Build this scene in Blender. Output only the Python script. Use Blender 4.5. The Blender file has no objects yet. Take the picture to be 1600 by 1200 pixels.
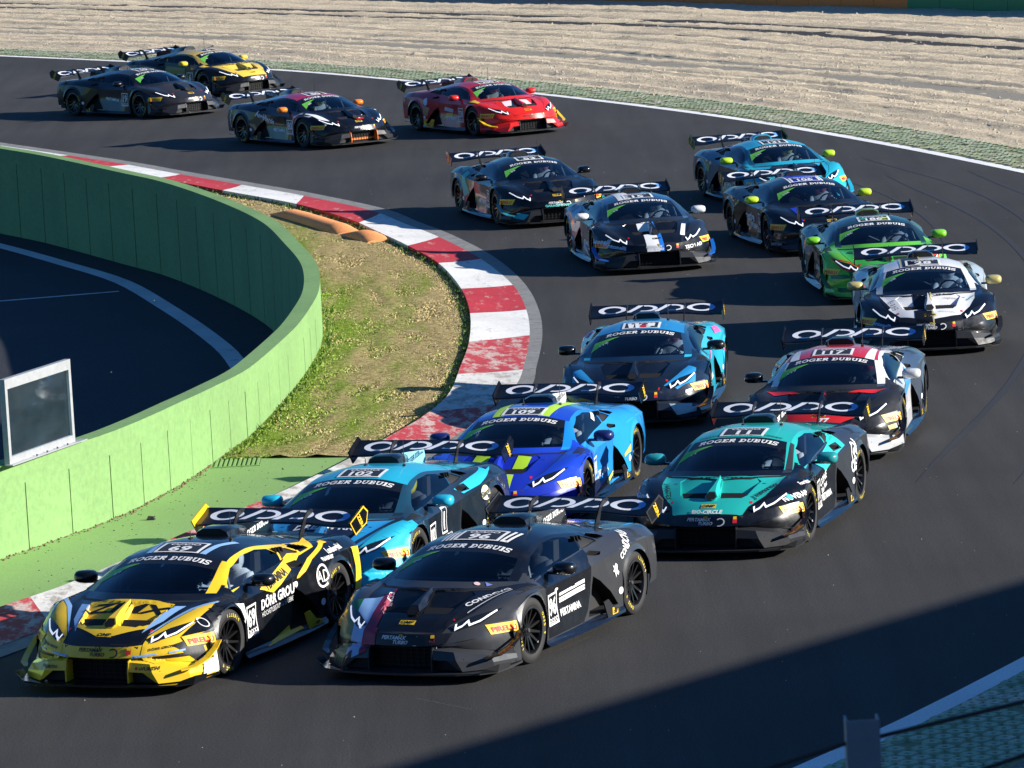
import bpy, bmesh, math, random
import numpy as np
from mathutils import Vector, Matrix
from mathutils.bvhtree import BVHTree
from mathutils.geometry import tessellate_polygon

random.seed(7)
RNG = np.random.default_rng(7)
scene = bpy.context.scene
C = scene.collection
PI = math.pi

# ------------------------------------------------------------------ camera
CAM_H, PITCH, ROLL, FOC = 9.4049, 0.136126, -0.054100, 7640.2
cam_data = bpy.data.cameras.new('camera')
cam = bpy.data.objects.new('camera', cam_data)
C.objects.link(cam)
R_ = Vector((1, 0, 0)); U_ = Vector((0, math.sin(PITCH), math.cos(PITCH))); F_ = Vector((0, math.cos(PITCH), -math.sin(PITCH)))
cr, sr = math.cos(ROLL), math.sin(ROLL)
ex = cr * R_ + sr * U_; ey = -sr * R_ + cr * U_; ez = -F_
cam.matrix_world = Matrix(((ex.x, ey.x, ez.x, 0), (ex.y, ey.y, ez.y, 0), (ex.z, ey.z, ez.z, CAM_H), (0, 0, 0, 1)))
cam_data.sensor_width = 36
cam_data.sensor_fit = 'HORIZONTAL'
cam_data.lens = FOC / 1600 * 36
cam_data.clip_end = 2500
cam_data.clip_start = 0.5
cam_data.dof.use_dof = True
cam_data.dof.focus_distance = 62
cam_data.dof.aperture_fstop = 14.0
scene.camera = cam

# ------------------------------------------------------------------ light
SUN_AZ, SUN_EL = -6.0, 21.0          # direction TO the sun, degrees from +X
world = bpy.data.worlds.new('World')
scene.world = world
world.use_nodes = True
nt = world.node_tree
bg = nt.nodes['Background']
sky = nt.nodes.new('ShaderNodeTexSky')
sky.sky_type = 'NISHITA'
sky.sun_disc = False
sky.sun_elevation = math.radians(SUN_EL)
sky.sun_rotation = math.radians(90 - SUN_AZ)
sky.air_density = 1.0; sky.dust_density = 0.3; sky.ozone_density = 5.0
mx = nt.nodes.new('ShaderNodeMix'); mx.data_type = 'RGBA'; mx.blend_type = 'MULTIPLY'; mx.inputs[0].default_value = 1
nt.links.new(sky.outputs[0], mx.inputs[6]); mx.inputs[7].default_value = (0.52, 0.92, 1.26, 1)
nt.links.new(mx.outputs[2], bg.inputs[0])
bg.inputs[1].default_value = 0.05
sd = bpy.data.lights.new('sun', 'SUN')
sd.energy = 5.0; sd.angle = math.radians(0.5); sd.color = (1.0, 0.95, 0.86)
sun = bpy.data.objects.new('sun', sd)
C.objects.link(sun)
a, e = math.radians(SUN_AZ), math.radians(SUN_EL)
sdir = Vector((math.cos(e) * math.cos(a), math.cos(e) * math.sin(a), math.sin(e)))
sun.rotation_euler = sdir.to_track_quat('Z', 'Y').to_euler()
sun.location = (30, -10, 40)
scene.view_settings.view_transform = 'Standard'
scene.view_settings.look = 'None'
scene.view_settings.exposure = 0.95
scene.view_settings.gamma = 1
scene.view_settings.use_curve_mapping = False
scene.cycles.max_bounces = 5
scene.cycles.transparent_max_bounces = 12

# ------------------------------------------------------------------ materials
MATS = {}
def newmat(name):
    m = bpy.data.materials.new(name); m.use_nodes = True
    return m, m.node_tree, m.node_tree.nodes['Principled BSDF']
def nd(t, kind, **kw):
    n = t.nodes.new(kind)
    for k, v in kw.items():
        if isinstance(k, str) and hasattr(n, k): setattr(n, k, v)
        else: n.inputs[k].default_value = v
    return n
def ramp(t, src, stops):
    r = t.nodes.new('ShaderNodeValToRGB')
    el = r.color_ramp.elements
    while len(el) < len(stops): el.new(0.5)
    for i, (p, c) in enumerate(stops):
        el[i].position = p; el[i].color = (*c, 1) if len(c) == 3 else c
    t.links.new(src, r.inputs[0])
    return r
def noise(t, scale, detail=4, rough=0.6, vec=None, dist=0.0):
    n = t.nodes.new('ShaderNodeTexNoise')
    n.inputs['Scale'].default_value = scale; n.inputs['Detail'].default_value = detail
    n.inputs['Roughness'].default_value = rough; n.inputs['Distortion'].default_value = dist
    if vec is not None: t.links.new(vec, n.inputs['Vector'])
    return n
def geo_pos(t):
    return t.nodes.new('ShaderNodeNewGeometry').outputs['Position']
def mapping(t, vec, scale=(1, 1, 1), rot=(0, 0, 0)):
    m = t.nodes.new('ShaderNodeMapping')
    m.inputs['Scale'].default_value = scale; m.inputs['Rotation'].default_value = rot
    t.links.new(vec, m.inputs['Vector'])
    return m.outputs[0]
def mix(t, fac, a, b, mode='MIX'):
    n = t.nodes.new('ShaderNodeMix'); n.data_type = 'RGBA'; n.blend_type = mode
    for s, v in ((0, fac), (6, a), (7, b)):
        if hasattr(v, 'is_output'): t.links.new(v, n.inputs[s])
        elif isinstance(v, (int, float)): n.inputs[s].default_value = v
        else: n.inputs[s].default_value = (*v, 1)
    return n.outputs[2]
def bump(t, src, strength, dist):
    b = t.nodes.new('ShaderNodeBump'); b.inputs['Strength'].default_value = strength
    b.inputs['Distance'].default_value = dist
    t.links.new(src, b.inputs['Height'])
    return b

def paint(col, rough=0.35, coat=0.5, metal=0.0, grime=0.10):
    key = ('paint', tuple(col), rough, coat, metal, grime)
    if key in MATS: return MATS[key]
    m, t, p = newmat('car_paint')
    tc = t.nodes.new('ShaderNodeTexCoord')
    n = noise(t, 7, 5, 0.65, tc.outputs['Object'])
    r = ramp(t, n.outputs[0], [(0.45, (0, 0, 0)), (0.75, (1, 1, 1))])
    dirt = tuple(c * (1 - grime) + d * grime for c, d in zip(col, (0.035, 0.032, 0.03)))
    t.links.new(mix(t, r.outputs[0], col, dirt), p.inputs['Base Color'])
    rr = t.nodes.new('ShaderNodeMapRange'); rr.inputs[3].default_value = rough; rr.inputs[4].default_value = rough + 0.18
    t.links.new(r.outputs[0], rr.inputs[0]); t.links.new(rr.outputs[0], p.inputs['Roughness'])
    p.inputs['Coat Weight'].default_value = coat; p.inputs['Coat Roughness'].default_value = 0.06
    p.inputs['Metallic'].default_value = metal
    p.inputs['Specular IOR Level'].default_value = 0.22; p.inputs['Coat IOR'].default_value = 1.38
    MATS[key] = m
    return m
def plain(name, col, rough=0.5, metal=0.0, emit=0.0, coat=0.0, var=0.12, scale=9.0):
    key = (name, tuple(col), rough, metal, emit)
    if key in MATS: return MATS[key]
    m, t, p = newmat(name)
    tc = t.nodes.new('ShaderNodeTexCoord')
    n = noise(t, scale, 4, 0.6, tc.outputs['Object'])
    t.links.new(mix(t, n.outputs[0], tuple(c * (1 - var) for c in col), tuple(min(1, c * (1 + var)) for c in col)), p.inputs['Base Color'])
    p.inputs['Roughness'].default_value = rough; p.inputs['Metallic'].default_value = metal
    p.inputs['Coat Weight'].default_value = coat
    if emit:
        p.inputs['Emission Color'].default_value = (*col, 1); p.inputs['Emission Strength'].default_value = emit
    MATS[key] = m
    return m
def glass(name, tint, opaque=0.0, rough=0.03):
    if name in MATS: return MATS[name]
    m = bpy.data.materials.new(name); m.use_nodes = True
    t = m.node_tree; t.nodes.clear()
    out = t.nodes.new('ShaderNodeOutputMaterial')
    tr = t.nodes.new('ShaderNodeBsdfTransparent'); tr.inputs[0].default_value = (*tint, 1)
    gl = t.nodes.new('ShaderNodeBsdfGlossy'); gl.inputs['Roughness'].default_value = rough
    gl.inputs[0].default_value = (0.80, 0.90, 1.0, 1)
    fr = t.nodes.new('ShaderNodeFresnel'); fr.inputs[0].default_value = 1.45
    ms = t.nodes.new('ShaderNodeMixShader')
    t.links.new(fr.outputs[0], ms.inputs[0]); t.links.new(tr.outputs[0], ms.inputs[1]); t.links.new(gl.outputs[0], ms.inputs[2])
    src = ms.outputs[0]
    if opaque > 0:
        df = t.nodes.new('ShaderNodeBsdfDiffuse'); df.inputs[0].default_value = (0.35, 0.42, 0.45, 1)
        n = noise(t, 3, 3); rp = ramp(t, n.outputs[0], [(0.3, (opaque * .5,) * 3), (0.8, (opaque * 1.5,) * 3)])
        m2 = t.nodes.new('ShaderNodeMixShader')
        t.links.new(rp.outputs[0], m2.inputs[0]); t.links.new(src, m2.inputs[1]); t.links.new(df.outputs[0], m2.inputs[2]); src = m2.outputs[0]
    t.links.new(src, out.inputs[0])
    MATS[name] = m
    return m

def mat_asphalt(name, base, fine=0.62, streak=True):
    m, t, p = newmat(name)
    P = geo_pos(t)
    n1 = noise(t, 48, 4, 0.8, P); n2 = noise(t, 0.18, 4, 0.6, P)
    n3 = noise(t, 1.0, 5, 0.65, mapping(t, P, (2.2, 0.12, 1), (0, 0, math.radians(-16))))
    n4 = noise(t, 26, 3, 0.7, P)
    c1 = ramp(t, n1.outputs[0], [(0.32, tuple(b * (1 - fine * 1.2) for b in base)), (0.62, tuple(b * (1 + fine) for b in base)), (0.74, tuple(b * (1 + 2.6 * fine) for b in base))])
    c = mix(t, 0.55, c1.outputs[0], ramp(t, n2.outputs[0], [(0.35, (0.62,) * 3), (0.7, (1.15,) * 3)]).outputs[0], 'MULTIPLY')
    if streak:
        c = mix(t, 0.6, c, ramp(t, n3.outputs[0], [(0.36, (0.66,) * 3), (0.64, (1.10,) * 3)]).outputs[0], 'MULTIPLY')
    c = mix(t, 0.35, c, ramp(t, n4.outputs[0], [(0.3, (0.75,) * 3), (0.7, (1.2,) * 3)]).outputs[0], 'MULTIPLY')
    t.links.new(c, p.inputs['Base Color'])
    p.inputs['Roughness'].default_value = 0.82; p.inputs['Specular IOR Level'].default_value = 0.25
    t.links.new(bump(t, n1.outputs[0], 0.35, 0.008).outputs[0], p.inputs['Normal'])
    return m
def mat_worn(name, col, under, amt=0.5, sc=3.0, rough=0.75, fine=40.0, streak=(1, 1, 1)):
    """paint worn through to what lies under it"""
    m, t, p = newmat(name)
    P = geo_pos(t)
    n1 = noise(t, sc, 8, 0.72, mapping(t, P, streak)); n2 = noise(t, fine, 3, 0.7, P); n3 = noise(t, sc * .3, 3, 0.5, P)
    f = ramp(t, n1.outputs[0], [(amt - 0.06, (1, 1, 1)), (amt + 0.05, (0, 0, 0))])
    col2 = mix(t, 0.5, col, ramp(t, n2.outputs[0], [(0.3, (0.7,) * 3), (0.7, (1.2,) * 3)]).outputs[0], 'MULTIPLY')
    col2 = mix(t, 0.4, col2, ramp(t, n3.outputs[0], [(0.3, (0.7,) * 3), (0.7, (1.2,) * 3)]).outputs[0], 'MULTIPLY')
    und = mix(t, 0.7, under, ramp(t, n2.outputs[0], [(0.3, (0.6,) * 3), (0.7, (1.4,) * 3)]).outputs[0], 'MULTIPLY')
    t.links.new(mix(t, f.outputs[0], col2, und), p.inputs['Base Color'])
    p.inputs['Roughness'].default_value = rough
    t.links.new(bump(t, n2.outputs[0], 0.3, 0.01).outputs[0], p.inputs['Normal'])
    return m

# ------------------------------------------------------------------ object helpers
def tag(o, label=None, cat=None, group=None, kind=None):
    if label: o['label'] = label
    if cat: o['category'] = cat
    if group: o['group'] = group
    if kind: o['kind'] = kind
    return o
def empty(name, loc=(0, 0, 0), rz=0.0):
    o = bpy.data.objects.new(name, None); C.objects.link(o)
    o.location = loc; o.rotation_euler = (0, 0, rz); o.empty_display_size = 0.3
    return o
def smooth_mesh(me, deg=30):
    n = len(me.polygons)
    if not n: return me
    me.polygons.foreach_set('use_smooth', [True] * n)
    try: me.set_sharp_from_angle(angle=math.radians(deg))
    except Exception: pass
    return me
def mesh(name, verts, faces, smooth=None):
    me = bpy.data.meshes.new(name)
    me.from_pydata([tuple(v) for v in verts], [], [tuple(f) for f in faces])
    me.update()
    if smooth: smooth_mesh(me, smooth)
    return me
def link(name, me, mat=None, parent=None, loc=None, shared=True):
    """link a mesh as an object; material lives on the object so that mesh data can be shared"""
    o = bpy.data.objects.new(name, me); C.objects.link(o)
    if mat is not None:
        ms = mat if isinstance(mat, (list, tuple)) else [mat]
        while len(me.materials) < len(ms): me.materials.append(None)
        for i, m in enumerate(ms):
            o.material_slots[i].link = 'OBJECT'; o.material_slots[i].material = m
    if parent is not None: o.parent = parent
    if loc is not None: o.location = loc
    return o
class MB:
    """collects simple solids into one mesh"""
    def __init__(s): s.v = []; s.f = []
    def add(s, vs, fs):
        k = len(s.v); s.v += [tuple(v) for v in vs]; s.f += [tuple(i + k for i in f) for f in fs]; return s
    def box(s, c, d, rz=0.0):
        x, y, z = (q / 2 for q in d); co, si = math.cos(rz), math.sin(rz)
        vs = []
        for a, b, h in ((-x, -y, -z), (x, -y, -z), (x, y, -z), (-x, y, -z), (-x, -y, z), (x, -y, z), (x, y, z), (-x, y, z)):
            vs.append((c[0] + a * co - b * si, c[1] + a * si + b * co, c[2] + h))
        return s.add(vs, [(0, 3, 2, 1), (4, 5, 6, 7), (0, 1, 5, 4), (1, 2, 6, 5), (2, 3, 7, 6), (3, 0, 4, 7)])
    def tube(s, pts, r, n=8, cap=True):
        pts = [Vector(p) for p in pts]; rs = r if isinstance(r, (list, tuple)) else [r] * len(pts)
        rings = []
        for i, p in enumerate(pts):
            d = (pts[min(i + 1, len(pts) - 1)] - pts[max(i - 1, 0)]).normalized()
            u = d.cross(Vector((0, 0, 1)))
            if u.length < 0.05: u = d.cross(Vector((1, 0, 0)))
            u.normalize(); w = d.cross(u)
            rings.append([p + (u * math.cos(2 * PI * k / n) + w * math.sin(2 * PI * k / n)) * rs[i] for k in range(n)])
        vs = [v for g in rings for v in g]; fs = []
        for i in range(len(pts) - 1):
            for k in range(n):
                a, b = i * n + k, i * n + (k + 1) % n
                fs.append((a, b, b + n, a + n))
        if cap: fs.append(tuple(range(n))[::-1]); fs.append(tuple(range((len(pts) - 1) * n, len(pts) * n)))
        return s.add(vs, fs)
    def prism(s, poly, axis, a, b):
        """extrude a 2-D polygon along an axis from a to b"""
        n = len(poly)
        def P(q, h):
            return {0: (h, q[0], q[1]), 1: (q[0], h, q[1]), 2: (q[0], q[1], h)}[axis]
        vs = [P(q, a) for q in poly] + [P(q, b) for q in poly]
        fs = [tuple(range(n))[::-1], tuple(range(n, 2 * n))] + [(i, (i + 1) % n, (i + 1) % n + n, i + n) for i in range(n)]
        return s.add(vs, fs)
    def loft(s, rings, close=True, cap=True):
        n = len(rings[0]); vs = [v for g in rings for v in g]; fs = []
        for i in range(len(rings) - 1):
            for k in range(n if close else n - 1):
                a, b = i * n + k, i * n + (k + 1) % n
                fs.append((a, b, b + n, a + n))
        if cap and close: fs.append(tuple(range(n))[::-1]); fs.append(tuple(range((len(rings) - 1) * n, len(rings) * n)))
        return s.add(vs, fs)
    def mesh(s, name, smooth=None, fix=True):
        me = mesh(name, s.v, s.f)
        if fix:
            bm = bmesh.new(); bm.from_mesh(me); bmesh.ops.recalc_face_normals(bm, faces=bm.faces); bm.to_mesh(me); bm.free()
        if smooth: smooth_mesh(me, smooth)
        return me
    def mirror(s):
        k = len(s.v); f0 = list(s.f)
        s.v += [(x, -y, z) for x, y, z in s.v]; s.f += [tuple(i + k for i in f)[::-1] for f in f0]
        return s

def crspline(pts, n, creases=()):
    """Catmull-Rom through pts, n samples per segment, tangents broken at creases"""
    pts = np.array(pts, float); N = len(pts); out = []
    for i in range(N - 1):
        p1, p2 = pts[i], pts[i + 1]
        p0 = pts[i - 1] if i > 0 and i not in creases else 2 * p1 - p2
        p3 = pts[i + 2] if i + 2 < N and (i + 1) not in creases else 2 * p2 - p1
        for k in range(n):
            t = k / n
            out.append(0.5 * ((2 * p1) + (p2 - p0) * t + (2 * p0 - 5 * p1 + 4 * p2 - p3) * t * t + (3 * p1 - p0 - 3 * p2 + p3) * t ** 3))
    out.append(pts[-1])
    return np.array(out)
# ================================================================== ground and fixed structure
def resample(pts, step, smooth=True):
    pts = crspline([(p[0], p[1], 0) for p in pts], 12)[:, :2] if smooth else np.array(pts, float)
    d = np.r_[0, np.cumsum(np.hypot(*np.diff(pts, axis=0).T))]; n = max(2, int(round(d[-1] / step)) + 1)
    s = np.linspace(0, d[-1], n)
    return np.c_[np.interp(s, d, pts[:, 0]), np.interp(s, d, pts[:, 1])]
def normals(p):
    t = np.gradient(p, axis=0); t /= np.hypot(t[:, 0], t[:, 1])[:, None]
    return np.c_[t[:, 1], -t[:, 0]]                    # to the right of travel
def sheet(name, A, B, z, mat, nz=1, zb=None):
    n = len(A); vs = []; fs = []
    for k in range(nz + 1):
        w = k / nz
        for i in range(n): vs.append((A[i][0] * (1 - w) + B[i][0] * w, A[i][1] * (1 - w) + B[i][1] * w, z if zb is None else z * (1 - w) + zb * w))
    for k in range(nz):
        for i in range(n - 1): a = k * n + i; fs.append((a, a + 1, a + 1 + n, a + n))
    me = mesh(name, vs, fs); o = link(name, me, mat); return o
WALLP = [(-60, -40), (-24, 24), (-12, 44.5), (-7.9, 51.9), (-6.04, 56.0), (-5.46, 57.28), (-4.88, 58.63), (-4.29, 60.76), (-3.83, 63.1), (-3.5, 65.2), (-3.13, 69.17), (-2.95, 72.0), (-2.88, 74.8), (-3.03, 78.2), (-3.43, 81.62),
         (-4.02, 85.71), (-5.04, 90.07), (-6.28, 94.29), (-7.36, 97.06), (-9.3, 101.9), (-10.95, 105.4), (-14, 112), (-20, 124), (-30, 142), (-60, 190)]
OUTL = [(-44, 185), (-30, 167), (-22, 157), (-14.88, 147.5), (-10.61, 141.74), (-6.06, 134.98), (-2.95, 129.34), (1.33, 120.63), (4.76, 112.5), (7.2, 105.41), (9.27, 98.33), (11.2, 90.5), (12.7, 81), (12.9, 73), (11.8, 64), (8.9, 55), (4.9, 47.1), (2.31, 42.56), (-1.2, 37.5), (-9, 28), (-22, 14)]
ASPH = mat_asphalt('track_asphalt', (.043, .0415, .041))
ASPI = mat_asphalt('pit_asphalt', (.030, .034, .042), streak=False)
# big ground sheet right of the wall, reaching the horizon
wp = resample(WALLP, 1.5); wn = normals(wp)
gA = np.vstack([[-400, -900], [-200, -300], wp + wn * -.10, [-200, 420], [-900, 1500]])
gB = gA.copy(); gB[:, 0] = 1200
g_ = sheet('track', gA, gB, 0.0, ASPH); tag(g_, kind='structure')
pB = gA.copy(); pA = gA.copy(); pB[:, 0] = -1200
g_ = sheet('pit_road', pB, pA, -1.05, ASPI); tag(g_, kind='structure')
PL1 = [(-16, 113), (-12.3, 105.6), (-10.55, 101.89), (-8.85, 97.7), (-7.42, 93.88), (-6.26, 89.24), (-5.33, 85.08), (-4.64, 81.35), (-4.2, 77), (-4.25, 72), (-4.9, 66), (-6.2, 60), (-9, 54)]
M_LINE = mat_worn('line_paint', (.62, .64, .64), (.25, .25, .25), .36, 2.5)
q = resample(PL1, 1.0); n_ = normals(q); tag(sheet('pit_line', q - n_ * .16, q + n_ * .16, -1.046, M_LINE), kind='structure')
q = np.array([(-20, 89.0), (-9.56, 91.63), (-7.35, 92.18)]); n_ = normals(q); tag(sheet('pit_marking', q - n_ * .07, q + n_ * .07, -1.042, M_LINE), kind='structure')
# outer edge line
ol = resample(OUTL, 1.2); on = -normals(ol)       # pointing away from the track centre
if on[len(on) // 2][0] < 0: on = -on
tag(sheet('edge_line', ol, ol + on * .27, 0.004, mat_worn('edge_line_paint', (.85, .85, .84), (.40, .40, .39), .30, 1.5)), kind='structure')
# gravel trap with raked furrows
GL = resample(OUTL[:12], .27); gn = -normals(GL)
if gn[len(gn) // 2][0] < 0: gn = -gn
dd = np.r_[np.arange(1.75, 14, .14), np.arange(14, 50, .22)]
X = GL[:, None, 0] + gn[:, None, 0] * dd; Y = GL[:, None, 1] + gn[:, None, 1] * dd
def vnoise(shape, cells, seed):
    r = np.random.default_rng(seed); g = r.random((cells[0] + 2, cells[1] + 2)); a = np.linspace(0, cells[0], shape[0]); b = np.linspace(0, cells[1], shape[1])
    i, j = a.astype(int), b.astype(int); u = (a - i)[:, None]; v = (b - j)[None, :]; u = u * u * (3 - 2 * u); v = v * v * (3 - 2 * v)
    return (g[np.ix_(i, j)] * (1 - u) + g[np.ix_(i + 1, j)] * u) * (1 - v) + (g[np.ix_(i, j + 1)] * (1 - u) + g[np.ix_(i + 1, j + 1)] * u) * v
sh_ = X.shape
wob = vnoise(sh_, (12, 4), 1) * 1.0 + vnoise(sh_, (70, 20), 2) * .14
D = dd[None, :] + wob
amp = .55 + vnoise(sh_, (12, 26), 3) * 1.3
Z = .05 + amp * (.016 * np.sin(D * 7.4) + .012 * np.sin(D * 3.3 + 1) + .016 * np.sin(D * 11.7 + 2) + .012 * np.sin(D * 21.0)) + (vnoise(sh_, (sh_[0] // 2, sh_[1] // 2), 5) - .5) * .030 + (vnoise(sh_, (60, 60), 6) - .5) * .045 + (RNG.random(sh_) - .5) * .042
for d0, w0, a0 in ((6.5, .35, -.10), (7.6, .3, -.10), (14.5, .5, -.12), (16.2, .5, -.10), (24, .6, -.13), (2.9, .45, .07), (33, .7, -.12)):
    Z += a0 * np.exp(-((D - d0 - .6) / w0) ** 2) * (.5 + vnoise(sh_, (50, 8), int(d0 * 10)))
Z += .9 * np.clip((dd[None, :] - 33) / 17, 0, 1) ** 2 * 0
Z = np.where(dd[None, :] < 2.1, .02, Z)
vs = np.stack([X, Y, Z], -1).reshape(-1, 3); nn = sh_[1]
ii, jj = np.meshgrid(np.arange(sh_[0] - 1), np.arange(nn - 1), indexing='ij'); a_ = (ii * nn + jj).ravel()
fs = np.stack([a_, a_ + 1, a_ + nn + 1, a_ + nn], -1)
me = bpy.data.meshes.new('gravel_trap'); me.vertices.add(len(vs)); me.vertices.foreach_set('co', vs.ravel()); me.loops.add(fs.size); me.loops.foreach_set('vertex_index', fs.ravel().astype(np.int32))
me.polygons.add(len(fs)); me.polygons.foreach_set('loop_start', np.arange(0, fs.size, 4, dtype=np.int32)); me.update(calc_edges=True); me.validate()
m, t, p = newmat('gravel'); Pp = geo_pos(t)
n1 = noise(t, 16, 5, .8, Pp); n2 = noise(t, .35, 4, .6, Pp); vo = t.nodes.new('ShaderNodeTexVoronoi'); vo.inputs['Scale'].default_value = 13; t.links.new(Pp, vo.inputs['Vector'])
c = ramp(t, n1.outputs[0], [(.27, (.27, .20, .125)), (.43, (.58, .475, .33)), (.64, (.84, .72, .54))])
c = mix(t, .5, c.outputs[0], ramp(t, vo.outputs['Distance'], [(.05, (1.1,) * 3), (.6, (.7,) * 3)]).outputs[0], 'MULTIPLY')
c = mix(t, .5, c, ramp(t, n2.outputs[0], [(.35, (.85, .85, .84)), (.65, (1.1, 1.08, 1.05))]).outputs[0], 'MULTIPLY')
t.links.new(c, p.inputs['Base Color']); p.inputs['Roughness'].default_value = .95; p.inputs['Specular IOR Level'].default_value = .1
t.links.new(bump(t, n1.outputs[0], .55, .05).outputs[0], p.inputs['Normal'])
M_GRAVEL = m
gr = link('gravel_trap', me, M_GRAVEL); tag(gr, kind='structure')
far = GL + gn * 49.9; tag(sheet('far_gravel', far, far + gn * 160, .03, M_GRAVEL), kind='structure')
def rocks(name, pts, sizes, mat, kind='stuff'):
    b = MB(); r = random.Random(3)
    for (x, y, z), s in zip(pts, sizes):
        v = [(x + s * r.uniform(.6, 1), y, z), (x, y + s * r.uniform(.6, 1), z), (x - s * r.uniform(.6, 1), y, z), (x, y - s * r.uniform(.6, 1), z), (x + s * .2 * r.uniform(-1, 1), y, z + s * r.uniform(.4, .9))]
        b.add(v, [(0, 1, 4), (1, 2, 4), (2, 3, 4), (3, 0, 4)])
    o = link(name, b.mesh(name, fix=False), mat); tag(o, kind=kind); return o
M_STONE = plain('pale_stone', (.62, .56, .47), .9, var=.4, scale=3)
ns_ = 60000
i_ = RNG.integers(60, len(GL) - 1, ns_); j_ = np.minimum(np.searchsorted(dd, 1.6 + 40 * RNG.random(ns_) ** 1.3), nn - 1)
cx_ = X[i_, j_] + RNG.normal(size=ns_) * .12; cy_ = Y[i_, j_] + RNG.normal(size=ns_) * .12; cz_ = Z[i_, j_] - .012; s_ = .016 + .030 * RNG.random(ns_) ** 2.0
vv = np.zeros((ns_, 5, 3)); rr = lambda: s_ * (.6 + .4 * RNG.random(ns_))
vv[:, :, 0] = cx_[:, None]; vv[:, :, 1] = cy_[:, None]; vv[:, :, 2] = cz_[:, None]
vv[:, 0, 0] += rr(); vv[:, 1, 1] += rr(); vv[:, 2, 0] -= rr(); vv[:, 3, 1] -= rr(); vv[:, 4, 0] += s_ * .3 * RNG.normal(size=ns_); vv[:, 4, 2] += s_ * (.7 + .5 * RNG.random(ns_))
tf = (np.arange(ns_)[:, None, None] * 5 + np.array([[0, 1, 4], [1, 2, 4], [2, 3, 4], [3, 0, 4]])[None]).reshape(-1, 3)
me = bpy.data.meshes.new('gravel_stones'); me.vertices.add(ns_ * 5); me.vertices.foreach_set('co', vv.ravel()); me.loops.add(tf.size); me.loops.foreach_set('vertex_index', tf.ravel().astype(np.int32))
me.polygons.add(len(tf)); me.polygons.foreach_set('loop_start', np.arange(0, tf.size, 3, dtype=np.int32)); me.update(calc_edges=True)
tag(link('gravel_stones', me, plain('gravel_stone', (.56, .47, .35), .95, var=.35, scale=2)), 'pale loose stones lying over the gravel trap', 'gravel', kind='stuff')
# green grass-paver strip between edge line and gravel
M_PAVE = mat_worn('green_paver', (.36, .46, .30), (.60, .56, .44), .46, .9, fine=22); M_SOIL = plain('paver_soil', (.26, .27, .14), .95, var=.5, scale=12)
ps = resample(OUTL, .6); pn = -normals(ps)
if pn[len(pn) // 2][0] < 0: pn = -pn
tag(sheet('paver_bed', ps + pn * .27, ps + pn * 1.85, .008, M_SOIL), kind='structure')
pv = empty('paver_strip', tuple(np.r_[ps[len(ps) // 2], 0])); tag(pv, kind='structure')
pc_ = resample(OUTL, .235); pcn = -normals(pc_)
if pcn[len(pcn) // 2][0] < 0: pcn = -pcn
near = []; rest = MB(); org = Vector(np.r_[ps[len(ps) // 2], 0].tolist())
pm_ = MB(); hexs = [(.100, .0), (.060, .085), (-.060, .085), (-.100, 0), (-.060, -.085), (.060, -.085)]
pm_.add([(x, y, -.01) for x, y in hexs] + [(x * .9, y * .9, .026) for x, y in hexs] + [(x * .30, y * .30, .026) for x, y in hexs] + [(x * .27, y * .27, -.005) for x, y in hexs], [(i, (i + 1) % 6, (i + 1) % 6 + 6, i + 6) for i in range(6)] + [(i + 6, (i + 1) % 6 + 6, (i + 1) % 6 + 12, i + 12) for i in range(6)] + [(i + 12, (i + 1) % 6 + 12, (i + 1) % 6 + 18, i + 18) for i in range(6)])
PAVER = pm_.mesh('paver', fix=False)
for i in range(len(pc_)):
    for r in range(8):
        o_ = .40 + r * .185; off = .1175 if r % 2 else 0
        tx = np.array([-pcn[i][1], pcn[i][0]]); c = pc_[i] + pcn[i] * o_ + tx * off; y = c[1]
        if not (41.0 < y < 160) or (48.5 < y < 88): continue
        if RNG.random() < (.05 if pc_[i][1] < 49 else .14): continue
        an = math.atan2(tx[1], tx[0]); z = .004 + RNG.random() * .016; jt = .3 if y < 49 else 1; an += RNG.normal() * .12 * jt; c = c + RNG.normal(size=2) * .018 * jt
        if y < 49 and abs(c[0]) < y * .112: near.append((c[0], c[1], z, an))
        else:
            co, si = math.cos(an), math.sin(an); s2 = 1.0
            k = len(rest.v); rest.v += [(c[0] + (x * co - q_ * si) * s2, c[1] + (x * si + q_ * co) * s2, z + h) for x, q_, h in pm_.v[6:24]]
            rest.f += [tuple(q - 6 + k for q in f) for f in pm_.f[6:]]
near.sort(key=lambda c: c[1]); 
for c in near[:290]:
    o = link('paver', PAVER, M_PAVE, pv, (c[0] - org.x, c[1] - org.y, c[2])); o.rotation_euler.z = c[3]
for c in near[290:]:
    co, si = math.cos(c[3]), math.sin(c[3]); k = len(rest.v); rest.v += [(c[0] + x * co - q_ * si, c[1] + x * si + q_ * co, c[2] + h) for x, q_, h in pm_.v]; rest.f += [tuple(q + k for q in f) for f in pm_.f]
ro = link('pavers', rest.mesh('pavers', fix=False), M_PAVE); ro['kind'] = 'stuff'; ro.parent = pv; ro.location = -org
tag(sheet('verge', ps + pn * 1.85, ps + pn * 9, .012, plain('stony_soil', (.22, .20, .16), .95, var=.6, scale=14)), kind='structure')
_k = [int(i) for i in RNG.integers(0, len(ps), 60000) if 40 < ps[int(i)][1] < 50][:3500]
pts = [(*(ps[i] + pn[i] * (1.8 + 3.2 * RNG.random()) + RNG.normal(size=2) * .2), .02) for i in _k]
tag(rocks('verge_stones', pts, [.008 + .02 * RNG.random() for _ in pts], M_STONE), 'small pale stones on the verge below the rail', 'gravel')

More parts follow.
